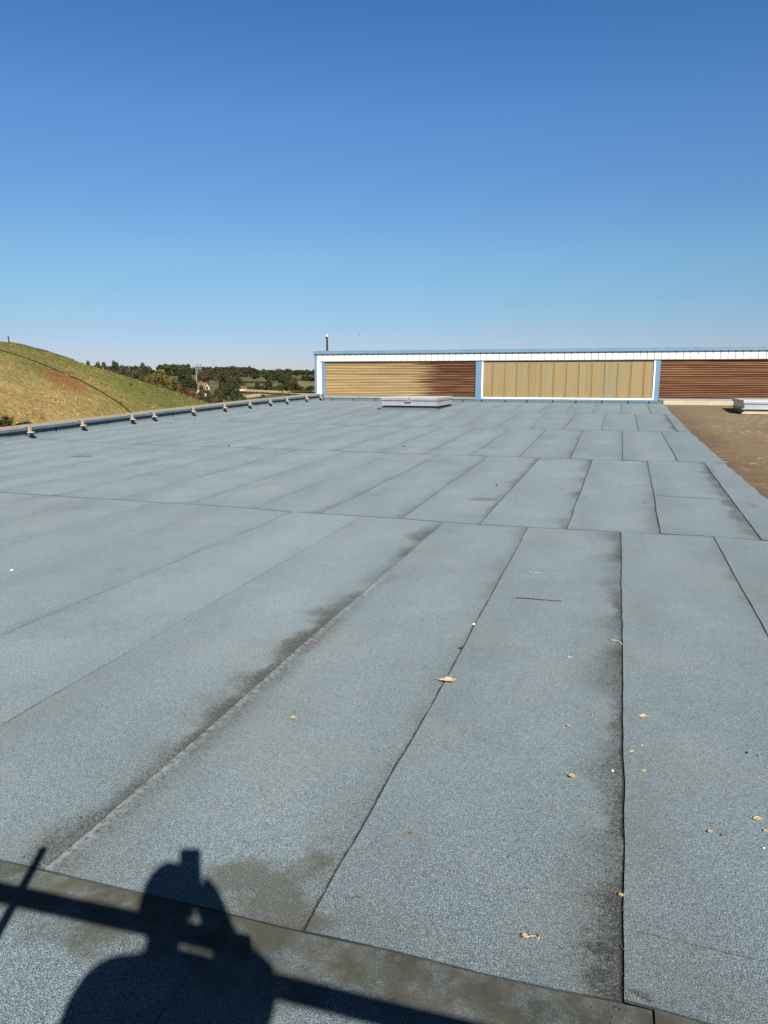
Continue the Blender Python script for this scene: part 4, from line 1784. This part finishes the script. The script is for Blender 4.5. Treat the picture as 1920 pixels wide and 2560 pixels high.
def leaf(px, py, wpx, hpx, label, mat, seed, kind='leaf', rot=None):
    p = on_roof(px, py)
    dep = float((p - EYEP) @ AF)
    L = wpx * dep / FPX
    B = max(L * .35, min(L * 1.1, hpx * dep / FPX * 1.6))
    r = random.Random(seed)
    m = MB()
    # outline: pointed oval, ragged; or lobed
    N = 22
    ring = []
    for k in range(N):
        a = 2 * math.pi * k / N
        rr = 1.0
        if kind == 'lobed':
            rr = .62 + .38 * abs(math.cos(a * 2.5)) + r.uniform(-.06, .06)
        else:
            rr = 1 - .25 * abs(math.sin(a)) ** .5 + r.uniform(-.07, .07)
        ring.append(Vector((math.cos(a) * rr * L / 2, math.sin(a) * rr * B / 2, 0)))
    curl = r.uniform(.18, .38) * L
    c = bm_c = m.bm.verts.new((0, 0, .006))
    inner, outer = [], []
    for v in ring:
        z1 = curl * (abs(v.y) / (B / 2)) ** 1.5 * .5 + curl * .5 * max(0, v.x / (L / 2)) ** 2 + r.uniform(0, .15) * curl
        inner.append(m.bm.verts.new((v.x * .5, v.y * .5, z1 * .3 + .004)))
        outer.append(m.bm.verts.new((v.x, v.y, z1 + .004)))
    for k in range(N):
        j = (k + 1) % N
        m.bm.faces.new((c, inner[k], inner[j]))
        m.bm.faces.new((inner[k], outer[k], outer[j], inner[j]))
    if L > .02:
        m.tube([(-L * .5, 0, .006), (-L * .62, L * .04, .010), (-L * .75, L * .02, .006)], max(.0008, L * .012), 5)
    o = m.build("dry_leaf", mat)
    s = o.modifiers.new("thickness", 'SOLIDIFY')
    s.thickness = .0012
    o.location = (p[0], p[1], p[2] + .004)
    o.rotation_euler = (r.uniform(-.1, .1), r.uniform(-.1, .1), YAW + (rot if rot is not None else r.uniform(-.5, .5)))
    tag(o, label, "leaf", "dead leaves scattered on the felt")
    return o


leaf(1120, 1707, 44, 20, "largest curled tan leaf, lying on the second seam", M_DRYLEAF, 1, rot=-.25)
leaf(733, 1799, 17, 14, "tan lobed leaf alone left of the largest leaf", M_DRYLEAF, 2, 'lobed')
leaf(1609, 1796, 24, 12, "forked curled tan leaf just right of the vertical seam", M_DRYLEAF, 3, 'lobed')
leaf(1430, 1945, 20, 14, "rounded tan leaf left of the lower vertical seam", M_DRYLEAF, 4)
leaf(1422, 1818, 10, 7, "tiny tan leaf above the rounded leaf", M_DRYLEAF, 5)
leaf(1163, 1842, 6, 6, "tiny pale leaf scrap below the largest leaf", M_DRYLEAF, 6)
leaf(1605, 1868, 10, 4, "thin tan leaf sliver, upper of the pair right of the vertical seam", M_DRYLEAF, 7)
leaf(1579, 1882, 12, 5, "small tan leaf just touching the right side of the vertical seam", M_DRYLEAF, 8)
leaf(1610, 1931, 15, 5, "narrow tan leaf with a pale end right of the vertical seam", M_DRYLEAF, 9)
leaf(1894, 2051, 24, 12, "curled tan leaf near the right frame edge", M_DRYLEAF, 10)
leaf(1775, 2084, 14, 8, "small golden leaf left of the leaf by the right edge", M_DRYLEAF, 11)
leaf(1807, 2093, 9, 6, "tiny brownish leaf beside the small golden leaf", M_BROWNLEAF, 12)
leaf(1914, 2082, 12, 7, "small leaf cut by the right frame edge", M_DRYLEAF, 13)
leaf(1030, 2088, 14, 7, "dark brown leaf scrap alone in the middle felt strip", M_BROWNLEAF, 14)
leaf(1553, 2243, 16, 10, "tan leaf scrap caught at the vertical seam low down", M_DRYLEAF, 15)
leaf(1480, 1791, 6, 5, "tiny leaf crumb between the rounded leaf and the vertical seam", M_DRYLEAF, 16)
leaf(1311, 2344, 16, 7, "tan seed husk lying beside the curled twig", M_DRYLEAF, 17)


def twig(pix, label, mat, rad=.0022, name="twig"):
    pts = [on_roof(*p) + np.array([0, 0, .005 + .004 * (i % 2)]) for i, p in enumerate(pix)]
    o = MB().tube(pts, rad, 5).build(name, mat, smooth=True, loc=tuple(pts[0]))
    return tag(o, label, "twig", "twigs and stalks on the felt")


twig([(1524, 1601), (1532, 1604), (1541, 1603), (1549, 1608), (1555, 1613)], "pale curled stalk touching the vertical seam high up", M_DROP, .0025)
twig([(1306, 2346), (1318, 2349), (1327, 2343), (1338, 2347), (1346, 2352), (1348, 2344)], "curled pale twig on the felt near the bottom", M_DRYLEAF)
twig([(1290, 1496), (1330, 1499), (1370, 1502), (1404, 1505)], "long thin dark stalk lying across the third strip", M_MARK, .003)


def pebble(px, py, wpx, label, mat, seed):
    p = on_roof(px, py)
    dep = float((p - EYEP) @ AF)
    R = wpx * dep / FPX / 2
    bm = bmesh.new()
    bmesh.ops.create_icosphere(bm, subdivisions=2, radius=R)
    r = random.Random(seed)
    for v in bm.verts:
        v.co *= 1 + r.uniform(-.18, .18)
        v.co.z *= .6
        v.co.z += R * .5
    me = bpy.data.meshes.new("pebble")
    bm.to_mesh(me)
    bm.free()
    me.materials.append(mat)
    o = link(bpy.data.objects.new("pebble", me))
    o.location = (p[0], p[1], p[2] + .003)
    tag(o, label, "pebble", "small stones and crumbs on the felt")


pebble(1184, 1563, 7, "white pebble lying on the second seam above the largest leaf", M_PALE, 1)
pebble(1531, 1930, 7, "white pebble left of the vertical seam beside the dirt", M_PALE, 2)
pebble(30, 1428, 8, "white crumb near the left frame edge", M_PALE, 3)
pebble(1909, 2123, 6, "pale pebble at the lower right frame edge", M_PALE, 4)
pebble(1867, 1884, 6, "small black crumb on the right strip", M_DARK, 5)
pebble(1893, 1890, 4, "tiniest black crumb near the right frame edge", M_DARK, 6)
pebble(1241, 1214, 5, "small black crumb in the middle distance of the roof", M_DARK, 7)
pebble(1010, 1117, 4, "pale crumb far up the roof, left of centre", M_DARK, 8)
pebble(572, 1116, 5, "dark crumb on the far left felt near an end lap", M_DARK, 9)
pebble(1151, 1623, 8, "black bitumen lump on the second seam", M_DARK, 10)


# grit: loose dark granules washed against the laps
r = random.Random(77)
V, F = [], []
for k in range(420):
    if r.random() < .62:
        yy = 1400 + 1150 * r.random() ** .7
        xx = 1553 + (yy - 1335) * .0118 - abs(r.gauss(0, 26)) * (yy - 900) / 1200
    elif r.random() < .6:
        yy = 1450 + 850 * r.random()
        xx = 1320 + (1322 - yy) * .5506 - abs(r.gauss(0, 22))
    else:
        xx, yy = r.uniform(0, 1900), r.uniform(1300, 2500)
    p = on_roof_flat(xx, yy)
    s_ = r.uniform(.0010, .0030)
    k0 = len(V)
    for q in range(4):
        a = q * 1.571 + r.uniform(-.4, .4)
        V.append((p[0] + s_ * math.cos(a), p[1] + s_ * math.sin(a), p[2] + .001))
    V.append((p[0], p[1], p[2] + .001 + s_ * .9))
    F += [(k0, k0 + 1, k0 + 4), (k0 + 1, k0 + 2, k0 + 4), (k0 + 2, k0 + 3, k0 + 4), (k0 + 3, k0, k0 + 4)]
tag(mesh_obj("grit", V, F, M_MARK), "loose dark grit along the felt seams", "grit", kind="stuff")


# splash of bird droppings
def splash(px, py, wpx, label, seed):
    p = on_roof(px, py)
    dep = float((p - EYEP) @ AF)
    R = wpx * dep / FPX / 2
    r = random.Random(seed)
    m = MB()
    for k in range(16):
        a, q = r.uniform(0, 6.28), R * r.random() ** 1.3
        s = R * r.uniform(.08, .25)
        c = (math.cos(a) * q, math.sin(a) * q * .8)
        n = 7
        m.prism([(c[0] + s * math.cos(6.283 * i / n) * r.uniform(.7, 1.2), c[1] + s * .7 * math.sin(6.283 * i / n), 0) for i in range(n)], (0, 0, .002))
    o = m.build("bird_dropping", M_DROP)
    o.location = (p[0], p[1], p[2] + .004)
    tag(o, label, "bird dropping", "bird droppings on the felt")


splash(1421, 1645, 22, "white bird dropping on the strip left of the vertical seam", 1)
splash(1340, 1432, 30, "thin streaky bird dropping near the top of the third strip", 2)
splash(1700, 1218, 30, "pale bird dropping on the right strip in the middle distance", 3)


# ------------------------------------------------------------------ railing before the photographer (throws the bars of shadow)
def shadow_back(px, py, Y=None, h=None):
    g = on_roof(px, py)
    s = np.array(SUNWARD)
    t = (Y - g[1]) / s[1] if Y is not None else (h - g[2]) / s[2]
    return g + s * t


rail = thing("guard_rail", "galvanised tube guard rail whose shadow crosses the bottom left of the roof", "railing", (0, .25, 0))
a = shadow_back(0, 2231, h=1.10)
b = shadow_back(341, 2305, h=1.10)
d = (b - a) / (b[0] - a[0])
m = MB().tube([tuple(a + d * (-1.9 - a[0])), tuple(a + d * (-.03 - a[0]))], .027, 14)
r1o = m.build("top_rail", M_STEEL, None, smooth=True)
a2 = shadow_back(700, 2467, h=1.10)
b2 = shadow_back(960, 2532, h=1.10)
d2 = (b2 - a2) / (b2[0] - a2[0])
m = MB().tube([tuple(a2 + d2 * (-.22 - a2[0])), tuple(a2 + d2 * (1.9 - a2[0]))], .027, 14)
r2o = m.build("top_rail", M_STEEL, None, smooth=True)
parts = [r1o, r2o]
for X, dd, aa in ((-1.85, d, a), (1.85, d2, a2)):
    p = aa + dd * (X - aa[0])
    parts.append(MB().tube([(p[0], p[1], .005), (p[0], p[1], 1.08)], .024, 12).build("post", M_STEEL, None, smooth=True))
    parts.append(MB().box(p[0] - .08, p[0] + .08, p[1] - .08, p[1] + .08, .0, .012).build("base_plate", M_STEEL, None))
p0, p1 = shadow_back(110, 2120, Y=.30), shadow_back(-6, 2335, Y=.22)
dd = (p1 - p0)
foot = p1 + dd * ((0.02 - p1[2]) / dd[2])
parts.append(MB().tube([tuple(p0), tuple(foot)], .015, 12).build("upright_pole", M_STEEL, None, smooth=True))
for o in parts:
    o.parent = rail
    o.matrix_parent_inverse = Matrix.Translation(-Vector(rail.location))

# ------------------------------------------------------------------ the photographer, standing behind the camera
M_SKIN = simple("skin", (.50, .32, .24), .06, 20, .55)
M_SHIRT = simple("dark_work_shirt", (.05, .07, .12), .15, 30, .9)
M_TROU = simple("grey_work_trousers", (.08, .08, .085), .15, 30, .9)
M_HAIR = simple("brown_hair", (.05, .035, .02), .2, 50, .7)
M_SHOE = simple("black_boots", (.02, .02, .02), .2, 30, .6)


def skin_body(name, joints, edges, radii, root, mat, parent=None, sub=2):
    me = bpy.data.meshes.new(name)
    me.from_pydata([tuple(j) for j in joints], edges, [])
    o = link(bpy.data.objects.new(name, me), parent)
    sk = o.modifiers.new("skin", 'SKIN')
    sk.use_smooth_shade = True
    for i, rr in enumerate(radii):
        v = me.skin_vertices[0].data[i]
        v.radius = rr if isinstance(rr, tuple) else (rr, rr)
        v.use_root = (i == root)
    ss = o.modifiers.new("sub", 'SUBSURF')
    ss.levels = sub
    ss.render_levels = sub
    me.materials.append(mat)
    return o


def SB(x, y, Y):
    return shadow_back(x, y, Y=Y)


hips = np.array([.16, -.34, .94])
chest = SB(450, 2500, -.32)
neck = SB(405, 2372, -.28)
head_c = SB(418, 2262, -.225)
shL = SB(245, 2462, -.30)
shR = SB(632, 2515, -.34)
elL = shL + np.array([-.10, .0, -.28])
wrL = elL + np.array([.06, .14, -.22])
elR = SB(648, 2442, -.12)
wrR = SB(524, 2262, -.055)
foR = SB(566, 2372, -.09)
haR = SB(505, 2205, -.035)
person = thing("person", "photographer in dark work clothes holding up a phone behind the guard rail", "person", (hips[0], hips[1], 0))
pinv = Matrix.Translation(-Vector(person.location))


def pc(o):
    o.parent = person
    o.matrix_parent_inverse = pinv
    return o


J = [hips, hips + np.array([-.005, 0, .16]), chest, (chest * .62 + neck * .38), neck, (neck + head_c) / 2,
     hips + np.array([-.10, .01, -.04]), hips + np.array([-.13, .03, -.46]), hips + np.array([-.14, -.01, -.86]), hips + np.array([-.15, .14, -.90]),
     hips + np.array([.10, .01, -.04]), hips + np.array([.13, .03, -.46]), hips + np.array([.15, -.01, -.86]), hips + np.array([.17, .14, -.90]),
     shL, elL, wrL, wrL + np.array([.01, .06, -.05]),
     shR, elR, wrR, haR, hips + np.array([0, 0, .30]), foR]
Ed = [(0, 1), (1, 22), (22, 2), (2, 3), (3, 4), (4, 5), (0, 6), (6, 7), (7, 8), (8, 9), (0, 10), (10, 11), (11, 12), (12, 13), (2, 14), (14, 15), (15, 16), (16, 17), (2, 18), (18, 19), (19, 23), (23, 20), (20, 21)]
Rd = [(.17, .11), (.17, .11), (.14, .10), .065, .058, .055,
      .085, .058, .042, .035, .085, .058, .042, .035,
      .076, .045, .030, .028, .088, .050, .046, .040, (.15, .11), .045]
pc(skin_body("body", J, Ed, Rd, 0, M_SHIRT))


# head with a face
def head_mesh():
    bm = bmesh.new()
    bmesh.ops.create_uvsphere(bm, u_segments=32, v_segments=24, radius=1)
    for v in bm.verts:
        x, y, z = v.co
        # jaw narrows, face flat in front (+Y)
        k = 1 - .22 * max(0, -z) ** 1.5
        v.co.x = x * .076 * k
        v.co.y = y * .095 * (1 - .12 * max(0, -z)) + (.006 if y > 0 and z < -.4 else 0)
        v.co.z = z * .118
        # nose, brow, mouth
        d = math.hypot(x / .16, (z + .12) / .26)
        if y > 0 and d < 1:
            v.co.y += .020 * (1 - d)
        for s in (-1, 1):
            d = math.hypot((x - s * .38) / .22, (z - .06) / .14)
            if y > 0 and d < 1:
                v.co.y -= .010 * (1 - d)
        d = math.hypot(x / .35, (z + .52) / .08)
        if y > 0 and d < 1:
            v.co.y += .006 * (1 - d)
    return bm


bm = head_mesh()
for s in (-1, 1):
    bmesh.ops.create_uvsphere(bm, u_segments=12, v_segments=8, radius=1, matrix=Matrix.Translation((s * .077, -.005, -.005)) @ Matrix.Diagonal((.010, .018, .032, 1)))
me = bpy.data.meshes.new("head")
bm.to_mesh(me)
bm.free()
me.materials.append(M_SKIN)
for p in me.polygons:
    p.use_smooth = True
hd = link(bpy.data.objects.new("head", me))
hd.location = tuple(head_c)
hd.rotation_euler = (math.radians(-8), 0, YAW)
pc(hd)
for s in (-1, 1):
    bm = bmesh.new()
    bmesh.ops.create_uvsphere(bm, u_segments=12, v_segments=8, radius=.011)
    me = bpy.data.meshes.new("eye")
    bm.to_mesh(me)
    bm.free()
    me.materials.append(M_CAPW)
    o = link(bpy.data.objects.new("eye", me), hd)
    o.location = (s * .029, .079, .007)
bm = bmesh.new()
bmesh.ops.create_uvsphere(bm, u_segments=24, v_segments=16, radius=1)
for v in list(bm.verts):
    v.co = Vector((v.co.x * .082, v.co.y * .101 - .006, v.co.z * .124 + .004))
bmesh.ops.delete(bm, geom=[v for v in bm.verts if v.co.z < -.03 or (v.co.y > .035 and v.co.z < .065)], context='VERTS')
me = bpy.data.meshes.new("hair")
bm.to_mesh(me)
bm.free()
me.materials.append(M_HAIR)
link(bpy.data.objects.new("hair", me), hd)

# phone in the right hand, just behind the lens position
fw = Vector(AF)
rt = Vector(AR)
upv = Vector(AU)
ph = MB()
C0 = Vector(EYEP) - fw * .012 - upv * .050
m = ph
w_, h_, t_ = .036, .074, .004
loop = []
for sx_, sy_ in ((-1, -1), (1, -1), (1, 1), (-1, 1)):
    for k in range(5):
        a_ = math.atan2(sy_, sx_) - math.pi / 4 + math.pi / 2 * k / 4
        loop.append(C0 + rt * (sx_ * (w_ - .008) + .008 * math.cos(a_)) + upv * (sy_ * (h_ - .008) + .008 * math.sin(a_)) - fw * t_)
m.prism(loop, fw * (2 * t_))
o = m.build("phone", M_BLACK, loc=tuple(C0))
tag(o, "black phone held upright in the photographer's raised right hand", "phone")
# hand: palm and five fingers wrapping the lower right of the phone, all behind the lens plane
palm_c = C0 + rt * .050 - upv * .050 - fw * .020
hj = [Vector(wrR), Vector(wrR) * .4 + palm_c * .6, palm_c]
V_ = [tuple(p) for p in hj]
E_ = [(0, 1), (1, 2)]
R_ = [(.027, .024), (.034, .020), (.034, .018)]
for k in range(4):
    b0 = palm_c + upv * (.022 - .019 * k) + rt * .006
    L = (.030, .034, .032, .025)[k]
    i0 = len(V_)
    p1_ = b0 + rt * .010 + fw * .010 - upv * .004
    p2_ = p1_ - rt * .004 + fw * .0
    p3_ = C0 + rt * (.043 - .003 * k) + upv * (-.022 - .019 * k) + fw * (-.001)
    V_ += [tuple(p1_), tuple((p1_ + p3_) / 2 + rt * .006), tuple(p3_)]
    E_ += [(2, i0), (i0, i0 + 1), (i0 + 1, i0 + 2)]
    R_ += [.0092, .0085, .0072]
i0 = len(V_)
V_ += [tuple(palm_c - rt * .015 + upv * .012), tuple(palm_c - rt * .035 + upv * .025 - fw * .004), tuple(palm_c - rt * .055 + upv * .028)]
E_ += [(2, i0), (i0, i0 + 1), (i0 + 1, i0 + 2)]
R_ += [.012, .0105, .009]
pc(skin_body("hand", V_, E_, R_, 0, M_SKIN, sub=1))
# left hand, hanging
b0 = Vector(J[17])
V_ = [tuple(wrL), tuple(b0), tuple(b0 + Vector((.005, .02, -.045)))]
E_ = [(0, 1), (1, 2)]
R_ = [(.026, .022), (.036, .016), (.036, .015)]
for k in range(4):
    i0 = len(V_)
    o_ = (k - 1.5) * .019
    L = (.030, .034, .031, .024)[k]
    p = b0 + Vector((.005 + o_, .02, -.05))
    V_ += [tuple(p), tuple(p + Vector((0, .008, -L))), tuple(p + Vector((0, .024, -L * 1.7)))]
    E_ += [(2, i0), (i0, i0 + 1), (i0 + 1, i0 + 2)]
    R_ += [.0092, .0085, .0072]
i0 = len(V_)
V_ += [tuple(b0 + Vector((.035, .015, -.01))), tuple(b0 + Vector((.05, .03, -.035))), tuple(b0 + Vector((.05, .04, -.055)))]
E_ += [(1, i0), (i0, i0 + 1), (i0 + 1, i0 + 2)]
R_ += [.012, .010, .008]
pc(skin_body("hand", V_, E_, R_, 0, M_SKIN, sub=1))
# trousers and boots
for s, (a_, b_, c_, d_) in ((-1, (6, 7, 8, 9)), (1, (10, 11, 12, 13))):
    m = MB()
    P = [Vector(J[a_]), Vector(J[b_]), Vector(J[c_])]
    m.tube([P[0] + Vector((0, 0, .06)), P[0], (P[0] + P[1]) / 2, P[1], (P[1] + P[2]) / 2, P[2] + Vector((0, 0, .0))], [.085, .10, .088, .070, .066, .060], 16)
    pc(m.build("trouser_leg", M_TROU, smooth=True))
    m = MB()
    h = Vector(J[c_])
    m.tube([h + Vector((0, -.07, -.045)), h + Vector((0, 0, -.03)), h + Vector((0, .10, -.045)), h + Vector((0, .19, -.055)), h + Vector((0, .215, -.055))], [.028, .048, .044, .038, .02], 14)
    pc(m.build("boot", M_SHOE, smooth=True))
